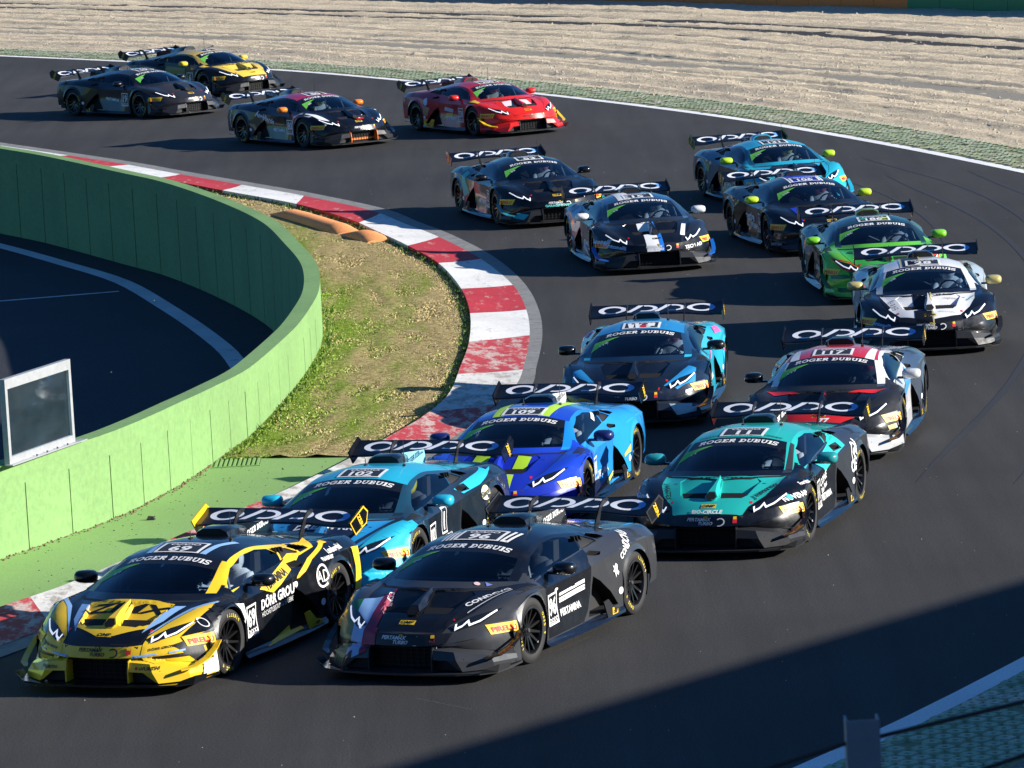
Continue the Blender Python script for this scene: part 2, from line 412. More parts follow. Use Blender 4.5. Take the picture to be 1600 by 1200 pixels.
# kerb
KI = [(-16, 120), (-12.5, 113.5), (-9.4, 107.6), (-7.3, 103.2), (-5.6, 99.3), (-4.06, 95.84), (-2.92, 92.31), (-2.25, 89.4), (-1.73, 87.01), (-1.15, 83.87), (-.75, 79.92), (-.60, 76.5), (-.61, 73.03), (-.73, 70.25), (-.89, 67.37), (-1.22, 65.33), (-1.58, 63.9), (-2.15, 61.8), (-2.88, 59.5), (-3.75, 57.2), (-4.92, 54.0), (-5.6, 52.6), (-7.4, 49.3), (-10.2, 44.6), (-22, 24)]
KO = [(-15, 121), (-11.4, 114), (-8.6, 108.4), (-6.9, 104.6), (-5.3, 101.1), (-4.0, 98.2), (-2.6, 94.6), (-1.85, 91.6), (-1.19, 88.9), (-.42, 84.84), (.10, 80.7), (.29, 77.2), (.31, 74.0), (.20, 70.8), (.06, 68.5), (-.30, 66.2), (-.75, 64.0), (-1.3, 61.8), (-2.0, 59.2), (-2.75, 56.8), (-4.1, 53.6), (-5.3, 50.95), (-7.0, 47.6), (-9.6, 43.2), (-21, 23)]
def at_y(P, ys):
    c = crspline([(a, b_, 0) for a, b_ in P], 16); o = np.argsort(c[:, 1]); return np.c_[np.interp(ys, c[o, 1], c[o, 0]), ys]
ci = crspline([(a, b_, 0) for a, b_ in KI], 16)[:, :2]; co_ = crspline([(a, b_, 0) for a, b_ in KO], 16)[:, :2]
bounds = [118, 114, 110.2, 106.6, 103.1, 99.5, 95.8, 91.5, 87, 83.9, 79.9, 76.5, 73, 69.4, 65.7, 62.3, 58.9, 55.4, 52.95, 52.05, 48.9, 45.6, 42.3]
tI = np.linspace(0, 1, len(ci))
kerb = empty('kerb', (-1.2, 70, 0)); tag(kerb, kind='structure')
M_KW = mat_worn('kerb_white', (.72, .71, .69), (.40, .37, .33), .38, 3.4, fine=16, streak=(1.5, .35, 1)); M_KR = mat_worn('kerb_red', (.46, .022, .035), (.50, .30, .27), .385, 3.4, fine=16, streak=(1.5, .35, 1))
M_KW2 = mat_worn('worn_kerb_white', (.66, .64, .61), (.36, .33, .29), .47, 4.5, fine=16, streak=(1.2, .5, 1)); M_KR2 = mat_worn('worn_kerb_red', (.46, .04, .05), (.52, .40, .36), .475, 4.5, fine=16, streak=(1.2, .5, 1))
for k in range(len(bounds) - 1):
    y1, y0 = bounds[k], bounds[k + 1]; t0 = np.interp(-y1, -ci[:, 1], tI); t1 = np.interp(-y0, -ci[:, 1], tI); tt = np.linspace(t0, t1, 13); tt[0] += 1e-5; tt[-1] -= 1e-5
    vs = []; NW = 8
    for t_ in tt:
        a = np.array([np.interp(t_, tI, ci[:, 0]), np.interp(t_, tI, ci[:, 1])]); b_ = np.array([np.interp(t_, tI, co_[:, 0]), np.interp(t_, tI, co_[:, 1])])
        vs.append((*a, -.02))
        for w in range(NW):
            f = w / (NW - 1); c = a * (1 - f) + b_ * f; vs.append((c[0], c[1], .012 + .075 * (1 - f) ** 1.5 + (.004 if 0 < w < NW - 1 else 0) * RNG.random()))
    n1_ = NW + 1; fs = [(i * n1_ + j, i * n1_ + j + 1, (i + 1) * n1_ + j + 1, (i + 1) * n1_ + j) for i in range(12) for j in range(NW)]
    me = mesh('kerb_segment', vs, fs, 60); old_ = y1 < 73.5; o = link('kerb_segment', me, (M_KR2 if old_ else M_KR) if k % 2 == 0 else (M_KW2 if old_ else M_KW), kerb); o.location = (1.2, -70, 0)
M_CONC = mat_worn('kerb_concrete', (.24, .235, .225), (.16, .16, .155), .45, 5, fine=30)
kr = co_[(co_[:, 1] < 120) & (co_[:, 1] > 23)]; kn_ = normals(kr)
wk = np.interp(kr[:, 1], [48, 66, 70, 80, 86, 100], [.34, .30, .19, .20, .28, .34])[:, None]
sg_ = 1 if kn_[len(kn_) // 2][0] > 0 else -1
tag(sheet('kerb_footing', kr - kn_ * .03 * sg_, kr + kn_ * wk * sg_, .008, M_CONC), kind='structure')
# grass island and green painted run-off
ys = np.linspace(62.7, 104.2, 140); gi = at_y([(x, y) for x, y in KI], ys); gw = at_y(WALLP, ys)
nz = 26
Zs = []; vs = []
hn = vnoise((len(ys), nz + 1), (60, 12), 11)
for i in range(len(ys)):
    for k in range(nz + 1):
        w = k / nz; yy = ys[i] if i else ys[0] + (w - .5) * -.6; x = gw[i][0] * (1 - w) + gi[i][0] * w
        vs.append((x, yy, .012 + .045 * hn[i, k] * math.sin(PI * min(1, max(.02, w))) ** .5))
fs = [(i * (nz + 1) + k, i * (nz + 1) + k + 1, (i + 1) * (nz + 1) + k + 1, (i + 1) * (nz + 1) + k) for i in range(len(ys) - 1) for k in range(nz)]
m, t, p = newmat('dry_turf'); Pp = geo_pos(t)
g1 = noise(t, .50, 6, .7, mapping(t, Pp, (1.7, .30, 1))); g2 = noise(t, 14, 5, .75, Pp)
av = t.nodes.new('ShaderNodeAttribute'); av.attribute_name = 'across'
ma = t.nodes.new('ShaderNodeMath'); ma.operation = 'MULTIPLY_ADD'; ma.inputs[1].default_value = -.26; t.links.new(av.outputs['Fac'], ma.inputs[0]); t.links.new(g1.outputs[0], ma.inputs[2])
gfac = ramp(t, ma.outputs[0], [(.33, (0, 0, 0)), (.49, (1, 1, 1))])
dry = ramp(t, g2.outputs[0], [(.3, (.11, .075, .025)), (.5, (.38, .29, .13)), (.7, (.60, .49, .28))]); grn = ramp(t, g2.outputs[0], [(.3, (.06, .09, .01)), (.5, (.17, .25, .025)), (.72, (.32, .38, .07))])
t.links.new(mix(t, gfac.outputs[0], dry.outputs[0], grn.outputs[0]), p.inputs['Base Color']); p.inputs['Roughness'].default_value = .95; p.inputs['Specular IOR Level'].default_value = .1
t.links.new(bump(t, g2.outputs[0], 1.0, .06).outputs[0], p.inputs['Normal'])
M_TURF = m
tm = mesh('turf', vs, fs, 60); at_ = tm.attributes.new('across', 'FLOAT', 'POINT'); at_.data.foreach_set('value', np.tile(np.arange(nz + 1) / nz, len(ys)))
tag(link('turf', tm, M_TURF), kind='structure')
n = 52000; yb = 62.8 + 41 * RNG.random(n) ** 1.15; gx0 = np.interp(yb, ys, gw[:, 0]); gx1 = np.interp(yb, ys, gi[:, 0]); w = RNG.random(n) ** .9; xb = gx0 + (gx1 - gx0) * w
patch = np.sin(xb * 2.1 + yb * .23) * np.cos(yb * .41 + xb) * .6 + (w - .30) * 1.6 + RNG.normal(size=n) * .35
def blades(name, xs, ys_, hmin, hmax, mat):
    k = len(xs); an = RNG.random(k) * 2 * PI; h = hmin + (hmax - hmin) * RNG.random(k) ** 2; wd = .012 + .014 * RNG.random(k); lx = RNG.normal(size=k) * .35 * h; ly = RNG.normal(size=k) * .35 * h
    v = np.zeros((k, 3, 3)); v[:, 0] = np.c_[xs - wd * np.cos(an), ys_ - wd * np.sin(an), np.full(k, .015)]; v[:, 1] = np.c_[xs + wd * np.cos(an), ys_ + wd * np.sin(an), np.full(k, .015)]; v[:, 2] = np.c_[xs + lx, ys_ + ly, .02 + h]
    me = bpy.data.meshes.new(name); me.vertices.add(3 * k); me.vertices.foreach_set('co', v.ravel()); me.loops.add(3 * k); me.loops.foreach_set('vertex_index', np.arange(3 * k, dtype=np.int32)); me.polygons.add(k); me.polygons.foreach_set('loop_start', np.arange(0, 3 * k, 3, dtype=np.int32)); me.update(calc_edges=True)
    return link(name, me, mat)
dryb = patch > 0
tag(blades('dry_grass', xb[dryb], yb[dryb], .008, .028, plain('dry_blade', (.50, .40, .20), .9, var=.5, scale=2.0)), 'short straw coloured grass over the island behind the kerb', 'grass', kind='stuff')
tag(blades('green_grass', xb[~dryb], yb[~dryb], .008, .034, plain('green_blade', (.20, .30, .035), .9, var=.5, scale=2.0)), 'short green grass growing among the dry grass', 'grass', kind='stuff')
k = 2600; sy = 63 + 40 * RNG.random(k); side_ = RNG.random(k) < .5
sx = np.where(side_, np.interp(sy, ys, gw[:, 0]) + .06 + .16 * RNG.random(k) ** 2, np.interp(sy, ys, gi[:, 0]) - .03 - .16 * RNG.random(k) ** 2)
tag(blades('weeds', sx, sy, .02, .09, plain('weed_leaf', (.10, .17, .02), .85, var=.5, scale=2.0)), 'ragged green weeds along the foot of the wall and behind the kerb', 'weeds', kind='stuff')
yr = np.linspace(24, 62.9, 60); rA = at_y(WALLP, yr); rB = at_y(KI, yr)
M_GREEN = mat_worn('green_runoff_paint', (.235, .40, .12), (.12, .22, .07), .35, .8, fine=30, streak=(2.2, .5, 1))
tag(sheet('green_runoff', rA, rB, .006, M_GREEN, nz=2), kind='structure')

# the wall: core, cap and separate face panels
M_WALL = mat_worn('green_wall_paint', (.175, .315, .105), (.11, .22, .07), .30, 2.0, fine=12, rough=.7, streak=(1, 1, .4))
M_GROOVE = plain('joint_shadow_gap', (.03, .05, .02), .95)
wall = empty('concrete_wall', (-4.3, 60.7, 0)); tag(wall, 'light green painted concrete wall curving round the inside of the bend', 'wall')
wl = resample([p for p in WALLP if 40 < p[1] < 125], .5); wln = normals(wl)
if wln[len(wln) // 2][0] < 0: wln = -wln
ztop = lambda y: float(np.interp(y, [50, 56, 61, 65, 70, 90, 125], [1.10, 1.08, 1.03, .90, .82, .80, .80]))
def ribbon(line, nrm, off0, off1, z0, z1):
    """closed bar along the line between offsets and heights (callables of y)"""
    rings = []
    for (x, y), n_ in zip(line, nrm):
        a, b_ = (x + n_[0] * off0, y + n_[1] * off0), (x + n_[0] * off1, y + n_[1] * off1)
        rings.append([(a[0], a[1], z0(y)), (b_[0], b_[1], z0(y)), (b_[0], b_[1], z1(y)), (a[0], a[1], z1(y))])
    b = MB(); b.loft(rings); return b
def addw(name, b, mat, sm=None):
    me = b.mesh(name, sm); o = link(name, me, mat, wall); o.location = (4.3, -60.7, 0); return o
addw('wall_core', ribbon(wl, wln, -.215, -.035, lambda y: -1.15, lambda y: ztop(y) - .27), M_GROOVE)
addw('wall_cap', ribbon(wl, wln, -.25, .0, lambda y: ztop(y) - .275, ztop), M_WALL, 30)
def panels(step, out, zlow, htop):
    pl = resample([p for p in WALLP if 40 < p[1] < 125], step / 4); pn_ = normals(pl)
    if pn_[len(pn_) // 2][0] < 0: pn_ = -pn_
    o0, o1 = (-.034, -.003) if out else (-.247, -.216)
    for i in range(0, len(pl) - 4, 4):
        seg = pl[i:i + 5].copy(); sn = pn_[i:i + 5]; d = seg[-1] - seg[0]; L = np.hypot(*d); g = (.011 if out else .020) / L
        seg[0] += (seg[1] - seg[0]) * 4 * g; seg[-1] -= (seg[-1] - seg[-2]) * 4 * g
        ym = seg[2][1]
        if out and not (44 < ym < 80): continue
        j = RNG.normal() * .0015
        b = ribbon(seg, sn, o0, o1 + (j if out else 0), lambda y: zlow, lambda y: ztop(y) - .276)
        addw('wall_panel', b, M_WALL)
panels(1.05, True, -.05, 0); panels(1.55, False, -1.08, 0)
# base of the wall on the run-off: crumbly edge
pts = []
fo = resample([p for p in WALLP if 50 < p[1] < 70], .03); fn = normals(fo); fn = fn if fn[0][0] > 0 else -fn
for q_, n_ in zip(fo, fn):
    r = abs(RNG.normal()) * .05; pts.append((q_[0] + n_[0] * r, q_[1] + n_[1] * r, .006))
tag(rocks('wall_foot_rubble', pts, [.010 + .022 * RNG.random() for _ in pts], plain('brown_crumb', (.16, .11, .06), .95, var=.5)), 'brown crumbs of earth and concrete along the foot of the green wall', 'rubble')
# glazed signal frame on the wall
a, b_ = np.array([-5.93, 55.95]), np.array([-5.30, 57.55]); dv = b_ - a; L = np.hypot(*dv); an = math.atan2(dv[1], dv[0])
gf = empty('glazed_frame', (a[0] + .03, a[1] + .20, 1.085), an); tag(gf, 'grey metal framed glass pane standing on top of the green wall', 'window screen')
M_GALV = plain('galvanised_metal', (.42, .43, .44), .45, .35, var=.25, scale=14); M_PANE = glass('frame_glass', (.45, .60, .62), opaque=.035)
W_ = L; Hh = 1.0
for nm, c, d in (('frame_post', (.03, 0, Hh / 2), (.06, .07, Hh)), ('frame_post', (W_ - .03, 0, Hh / 2), (.06, .07, Hh)), ('frame_rail', (W_ / 2, 0, .045), (W_ - .122, .07, .09)), ('frame_rail', (W_ / 2, 0, Hh - .06), (W_ - .122, .07, .12)), ('base_plate', (W_ / 2 + .06, -.055, .004), (W_ + .25, .10, .012))):
    b = MB(); b.box(c, d); link(nm, b.mesh(nm), M_GALV, gf)
b = MB(); b.box((W_ / 2, .005, Hh / 2 - .015), (W_ - .122, .010, Hh - .212)); link('glass_pane', b.mesh('glass_pane'), M_PANE, gf)
for k in range(4): b = MB(); b.tube([(.62 + k * .27, -.075, .008), (.62 + k * .27, -.075, .030)], .012, 6); link('bolt', b.mesh('bolt'), plain('bolt_dark', (.08, .08, .08), .4, .8), gf)
# orange sausage kerbs
M_ORG = mat_worn('orange_paint', (.97, .37, .12), (.90, .42, .18), .28, 3, fine=20)
def sausage(path, r0, label):
    q = resample(path, .12); nn_ = normals(q); rings = []
    for i, (p_, n_) in enumerate(zip(q, nn_)):
        s = min(1, .35 + min(i, len(q) - 1 - i) * .11)
        rings.append([(p_[0] + n_[0] * r0 * math.cos(a), p_[1] + n_[1] * r0 * math.cos(a), .01 + r0 * .58 * s * math.sin(a)) for a in [PI * k / 10 for k in range(11)]])
    b = MB(); b.loft(rings); o = link('sausage_kerb', b.mesh('sausage_kerb', 50), M_ORG); tag(o, label, 'sausage kerb', 'orange sausage kerbs')
sausage([(-4.3, 94.6), (-3.75, 93.0), (-3.25, 91.4), (-2.85, 90.15)], .27, 'longer orange sausage kerb, the half next to the green wall'); sausage([(-2.82, 90.05), (-2.62, 89.5), (-2.42, 89.0), (-2.25, 88.5)], .27, 'shorter orange sausage kerb, the half reaching the red and white kerb')
# drain grate in the run-off
gt = empty('drain_grate', (-3.6, 62.55, .006), 0); tag(gt, 'green painted drain grate in the run-off at the foot of the wall', 'grate')
for sy_ in (-.36, .36): b = MB(); b.box((0, sy_, .006), (.62, .03, .012)); link('grate_edge', b.mesh('grate_edge'), M_GREEN, gt)
for k in range(10): b = MB(); b.box((-.27 + k * .06, 0, .006), (.032, .68, .012)); link('grate_bar', b.mesh('grate_bar'), M_GREEN, gt)
b = MB(); b.box((0, 0, .001), (.60, .70, .002)); link('grate_pit', b.mesh('grate_pit'), plain('grate_mud', (.07, .12, .04), .9), gt)  # dark green plate visible between the bars
# debris on the run-off
b = MB(); b.add([(-.05, -.03, 0), (.05, -.04, 0), (.07, .03, 0), (-.04, .05, 0), (-.02, 0, .05), (.04, .01, .04)], [(0, 1, 5, 4), (1, 2, 5), (2, 3, 4, 5), (3, 0, 4)])
o = link('rubber_chunk', b.mesh('rubber_chunk'), plain('dark_rubber', (.012, .012, .012), .8), loc=(-4.45, 58.29, .007)); tag(o, 'black chunk of rubber lying alone on the green run-off', 'debris')
pts = [(-5.6 + RNG.random() * 4 + 0, 53 + RNG.random() * 9.5, .007) for _ in range(420)]; pts = [p_ for p_ in pts if p_[0] > np.interp(p_[1], yr, rA[:, 0]) and p_[0] < np.interp(p_[1], yr, rB[:, 0])]
tag(rocks('runoff_crumbs', pts, [.006 + .012 * RNG.random() for _ in pts], plain('dark_crumb', (.05, .06, .03), .9)), 'dark crumbs of rubber scattered over the green run-off', 'debris')
pts = [(-6 + RNG.random() * 18, 42 + RNG.random() * 60, .002) for _ in range(420)]
tag(rocks('track_stones', pts, [.005 + .008 * RNG.random() ** 2 for _ in pts], M_STONE), 'tiny pale stones scattered over the dark track', 'gravel')
# skid marks: thin darker films of rubber
M_SKID = plain('skid_rubber', (.024, .024, .026), .7); M_LSK = plain('pale_scuff', (.20, .20, .20), .8)
def skid(pts, w, m=M_SKID, nm='skid_mark', lab=None):
    q = resample(pts, .8); n_ = normals(q); tap = np.minimum(1, np.minimum(np.arange(len(q)), np.arange(len(q))[::-1]) / 4 + .1)[:, None]
    o = sheet(nm, q - n_ * w / 2 * tap, q + n_ * w / 2 * tap, .0032, m); tag(o, kind='structure')
for s_ in (0, 1.62): skid([(9.2 - s_, 96), (10.2 - s_, 86), (10.0 - s_, 76), (8.6 - s_, 67), (6.4 - s_, 58)], .10); skid([(7.4 - s_, 100), (8.9 - s_, 92), (9.2 - s_, 84), (8.2 - s_, 74)], .06)
skid([(8.0, 70), (7.3, 63), (5.9, 57.5)], .07); skid([(-1.1, 46.6), (-.9, 46.3), (-.55, 45.9)], .03, M_LSK); skid([(.3, 48.6), (.5, 48.9), (.66, 49.3)], .02, M_LSK)
# barrier blocks behind the gravel
M_BO = plain('orange_cover', (.80, .20, .02), .55, var=.08); M_BG = plain('green_cover', (.03, .22, .07), .55, var=.08)
bl = [(20, 136.5), (16.6, 141.6), (13.16, 146.66), (5.78, 156.85), (-2, 167), (-12, 180)]
q = resample(bl, 1.55, smooth=False); 
for i in range(len(q) - 1):
    c = (q[i] + q[i + 1]) / 2; d = q[i + 1] - q[i]; an = math.atan2(d[1], d[0]); Lb = np.hypot(*d); orange = c[0] < 13.2
    o = empty('safety_barrier', (c[0] + .55 * math.sin(an) * -1, c[1] + .55 * math.cos(an), 0), an)
    side_t = 'orange' if orange else 'dark green'
    tag(o, ('orange' if orange else 'dark green') + ' covered safety barrier block standing behind the gravel', 'safety barrier', 'orange barrier blocks' if orange else 'green barrier blocks')
    b = MB(); b.prism([(-.30, 0), (.30, 0), (.30, 1.06), (.26, 1.1), (-.26, 1.1), (-.30, 1.06)], 0, -Lb / 2 + .01, Lb / 2 - .01); link('cover', b.mesh('cover'), M_BO if orange else M_BG, o)
    b = MB(); b.box((0, -.303, .35), (Lb - .02, .006, .05)); b.box((0, -.303, .8), (Lb - .02, .006, .05)); link('strap', b.mesh('strap'), M_GROOVE, o)
# pit building that throws the big shadow (stands to the right, outside the frame)
u = np.array([6.68, 7.72]); u /= np.hypot(*u); v_ = np.array([u[1], -u[0]]); Hb = 8.0
off = Hb / math.tan(math.radians(SUN_EL)) * np.array([math.cos(math.radians(SUN_AZ)), math.sin(math.radians(SUN_AZ))])
P0 = np.array([-1.35, 43.49]) + off
pb = empty('pit_building', (P0[0], P0[1], 0), math.atan2(u[1], u[0])); tag(pb, 'long low pit building with a flat roof beside the track, throwing the big shadow', 'building')
M_CW = plain('building_wall', (.45, .44, .42), .8)
x0, x1 = -18, 34
b = MB(); b.box(((x0 + x1) / 2, -6.5, 3.8), (x1 - x0 - 1, 11, 7.6)); link('wall', b.mesh('wall'), M_CW, pb)
b = MB(); b.box(((x0 + x1) / 2, -6.0, 7.8), (x1 - x0, 12, .4)); link('roof', b.mesh('roof'), M_CONC, pb)
for k in range(10):
    for zz in (1.8, 5.2): b = MB(); b.box((x0 + 3.5 + k * 5, -.985, zz), (3.4, .05, 1.9)); link('window', b.mesh('window'), plain('window_dark', (.02, .03, .04), .1), pb)
gs = empty('grandstand', (0, -16, 0)); tag(gs, 'tall concrete grandstand added unseen behind the camera to cut sky light on the cars', 'grandstand')  # unseen stand, added to block sky light reflected in the car fronts
for k in range(12): b = MB(); b.box((0, 8 - k * 1.5, 2.5 + k * .5), (110, 1.5, 5 + k * 1.0)); link('seating_tier', b.mesh('seating_tier'), M_CW, gs)
b = MB(); b.box((0, -11, 9), (110, .6, 18)); link('back_wall', b.mesh('back_wall'), M_CW, gs)
# spectator terrace under the camera with its rail post and cables
tr = empty('terrace', (0, 6, 0)); tag(tr, 'raised concrete spectator terrace with a galvanised rail post at lower right', 'terrace')
b = MB(); b.box((0, 1, 4.75), (20, 18.4, .3)); link('slab', b.mesh('slab'), M_CONC, tr)
b = MB(); b.box((9.7, 3.5, 6.0), (.4, 24, 12)); link('side_wall', b.mesh('side_wall'), M_CONC, tr)  # wall added out of view so the rail post falls in shade
for x in (-9, 9): b = MB(); b.box((x, 5, 2.3), (.8, .8, 4.6)); link('pier', b.mesh('pier'), M_CONC, tr)
fn_ = empty('rail_fence', (0, 15, 4.9)); tag(fn_, 'galvanised rail post with two steel cables close to the camera at the lower right corner', 'railing')
M_POST = plain('post_zinc', (.30, .32, .35), .5, .5, var=.2)
b = MB(); b.box((1.035, -.045, .67), (.105, .006, 1.34)); b.box((.985, 0, .67), (.006, .09, 1.34)); b.box((1.084, 0, .67), (.006, .09, 1.34)); link('post', b.mesh('post'), M_POST, fn_)
for px in (-3.2, 3.7): b = MB(); b.box((px, -.045, .67), (.105, .006, 1.34)); b.box((px + .05, 0, .67), (.006, .09, 1.34)); link('post', b.mesh('post'), M_POST, fn_)
M_CAB = plain('rusty_cable', (.07, .05, .04), .7, .3)
b = MB(); b.tube([(-3.2, 0, .62), (.40, 0, 1.08), (.72, 0, 1.19), (.99, 0, 1.262)], .007, 8); b.tube([(1.08, 0, 1.274), (1.56, 0, 1.365), (3.7, 0, 1.75)], .007, 8); link('cable', b.mesh('cable'), M_CAB, fn_)
b = MB(); b.tube([(1.08, 0, 1.06), (1.42, 0, 1.157), (1.56, 0, 1.197), (3.7, 0, 1.5)], .007, 8); link('cable', b.mesh('cable'), M_CAB, fn_)
# ================================================================== THE CAR BODY (x forward, y left, z up; metres)
NET = [  # A centre, B hood inner, C hood edge / pillar / roof rail, D fender crest / belt, E shoulder
 [(2.385,0,.360),(2.35,.28,.360),(2.285,.47,.372),(2.10,.73,.405),(1.80,.930,.43)],
 [(2.345,0,.470),(2.31,.28,.465),(2.215,.48,.478),(2.01,.73,.515),(1.74,.935,.535)],
 [(2.16,0,.570),(2.13,.28,.565),(2.04,.50,.565),(1.85,.76,.610),(1.63,.940,.600)],
 [(1.98,0,.640),(1.96,.29,.635),(1.86,.54,.635),(1.65,.81,.685),(1.49,.952,.665)],
 [(1.75,0,.715),(1.73,.32,.710),(1.60,.60,.705),(1.40,.84,.740),(1.33,.960,.708)],
 [(1.50,0,.795),(1.45,.34,.790),(1.19,.69,.768),(1.07,.86,.752),(1.04,.958,.695)],
 [(1.05,0,.950),(1.03,.32,.938),(.90,.660,.868),(.80,.845,.755),(.78,.930,.68)],
 [(.54,0,1.078),(.54,.30,1.066),(.54,.590,1.005),(.46,.815,.785),(.46,.905,.675)],
 [(.2,0,1.122),(.2,.29,1.110),(.2,.565,1.045),(.15,.805,.800),(.12,.895,.67)],
 [(-.1,0,1.124),(-.1,.29,1.112),(-.1,.555,1.045),(-.15,.80,.815),(-.18,.895,.675)],
 [(-.5,0,1.092),(-.5,.30,1.078),(-.5,.575,.996),(-.5,.79,.828),(-.5,.915,.70)],
 [(-.9,0,1.032),(-.9,.32,1.014),(-.9,.61,.936),(-.9,.81,.848),(-.9,.955,.738)],
 [(-1.35,0,.955),(-1.35,.34,.940),(-1.35,.63,.892),(-1.32,.83,.862),(-1.32,.975,.765)],
 [(-1.8,0,.888),(-1.8,.35,.875),(-1.8,.63,.855),(-1.78,.81,.842),(-1.76,.96,.752)],
 [(-2.12,0,.850),(-2.10,.35,.842),(-2.06,.6,.832),(-2.02,.78,.820),(-1.95,.925,.74)],
]
NS = 8
USEG = [5, 6, 6, 5]
AXF, AXR, AZ, AR = 1.31, -1.31, 0.335, 0.358
def build_shell():
    cols = [crspline([row[j] for row in NET], NS, creases=(1,)) for j in range(5)]
    ns = len(cols[0])
    bm = bmesh.new()
    ls = bm.faces.layers.float.new('s'); lu = bm.faces.layers.float.new('u'); lp = bm.faces.layers.int.new('part')
    grid = []; uvals = []
    for i in range(ns):
        A, B, Cc, D, E = (cols[j][i] for j in range(5))
        s = i / NS
        mir = B * [1, -1, 1]
        ab = crspline([mir, A, B, Cc], 5)[5:10]                     # A..B
        bc = crspline([A, B, Cc], 6)[6:12]                          # B..C
        cd = crspline([Cc, D, E, 2 * E - D], 6)
        w = np.array([k / 6 for k in range(6)])[:, None]
        cdl = Cc * (1 - w) + D * w
        # side glass nearly flat: mostly the straight strip, a little crown
        bulge = np.zeros((6, 3)); bulge[:, 1] = np.sin(np.pi * w[:, 0]) * 0.018; bulge[:, 2] = np.sin(np.pi * w[:, 0]) * 0.012
        f = 1.0 if 5.6 < s < 10.5 else (0.45 if s < 5.6 else 0.6)
        cds = cd[0:6] * (1 - f) + (cdl + bulge) * f
        de = crspline([Cc, D, E, 2 * E - D], 5)[5:11]
        row = np.vstack([ab, bc, cds, de])
        grid.append([bm.verts.new(v) for v in row])
        if i == 0:
            uvals = [k / 5 for k in range(5)] + [1 + k / 6 for k in range(6)] + [2 + k / 6 for k in range(6)] + [3 + k / 5 for k in range(6)]
    for i in range(ns - 1):
        for j in range(len(uvals) - 1):
            f = bm.faces.new((grid[i][j], grid[i + 1][j], grid[i + 1][j + 1], grid[i][j + 1]))
            f[ls] = (i + .5) / NS; f[lu] = (uvals[j] + uvals[j + 1]) / 2
    # side wall below the shoulder curve
    E = cols[4]; xs = list(E[:, 0]); 
    xx = sorted(set([round(float(v), 5) for v in E[:, 0]] + [AXF + AR + .0005, AXF + AR, AXF - AR, AXF - AR - .0005, AXR + AR + .0005, AXR + AR, AXR - AR, AXR - AR - .0005]
        + [AXF + AR * math.cos(q * PI / 16) for q in range(1, 16)] + [AXR + AR * math.cos(q * PI / 16) for q in range(1, 16)]), reverse=True)
    ez = lambda x: float(np.interp(-x, -E[:, 0], E[:, 2])); ey = lambda x: float(np.interp(-x, -E[:, 0], E[:, 1]))
    def zb(x):
        for xa in (AXF, AXR):
            if abs(x - xa) <= AR + 1e-6:
                return AZ + math.sqrt(max(0, AR * AR - (x - xa) ** 2)), True
        if x > AXF: return 0.125, False
        if x < AXR: return 0.26, False
        return 0.155, False
    YM = [(-2.0, .945), (-1.7, .985), (-1.31, .995), (-.95, .985), (-.6, .93), (-.3, .895), (0, .885), (.5, .89), (.9, .945), (1.31, .975), (1.67, .975), (1.8, .972)]
    YL = [(-2.0, .92), (-1.7, .965), (-1.31, .985), (-.95, .975), (-.4, .935), (.9, .945), (1.31, .97), (1.8, .985)]
    side = []; NV = 9
    for x in xx:
        z1, y1 = ez(x), ey(x); z0, arch = zb(x); col = []
        ym = float(np.interp(x, *zip(*YM))); yl = float(np.interp(x, *zip(*YL)))
        for k in range(NV):
            v = k / (NV - 1); z = z1 + (z0 - z1) * v
            # quadratic profile through (z1,y1), (0.45,ym), (0.15,yl)
            zz = [0.15, 0.45, z1]; yy = [yl, ym, y1]
            if z > 0.45: q = (z - 0.45) / max(z1 - 0.45, .01); y = ym + (y1 - ym) * q ** 1.6
            else: q = (0.45 - z) / 0.3; y = ym + (yl - ym) * q
            if arch: 
                d = math.hypot(x - (AXF if x > 0 else AXR), z - AZ) - AR
                y += 0.018 * max(0, 1 - d / 0.05)
            col.append(bm.verts.new((x, y, z)))
        side.append(col)
    for i in range(len(xx) - 1):
        for k in range(NV - 1):
            f = bm.faces.new((side[i][k], side[i + 1][k], side[i + 1][k + 1], side[i][k + 1]))
            f[ls] = -1; f[lu] = 5
    # bumper: from the lip down to the ledge
    L = [cols[j][0] for j in range(5)]
    lip = crspline([L[0] * 1, L[1], L[2], L[3], L[4]], 5)
    P = crspline([(2.36, 0, .345), (2.325, .28, .345), (2.26, .50, .335), (2.07, .77, .285), (1.80, .968, .235)], 5)
    a = [bm.verts.new(v) for v in lip]; b = [bm.verts.new(v) for v in (lip + P) / 2 + np.array([.006, .006, 0])]; c = [bm.verts.new(v) for v in P]
    for r0, r1 in ((a, b), (b, c)):
        for i in range(len(a) - 1):
            f = bm.faces.new((r0[i], r0[i + 1], r1[i + 1], r1[i])); f[ls] = -2; f[lu] = 6
    bmesh.ops.remove_doubles(bm, verts=bm.verts, dist=0.0012)
    return bm, (ls, lu, lp)

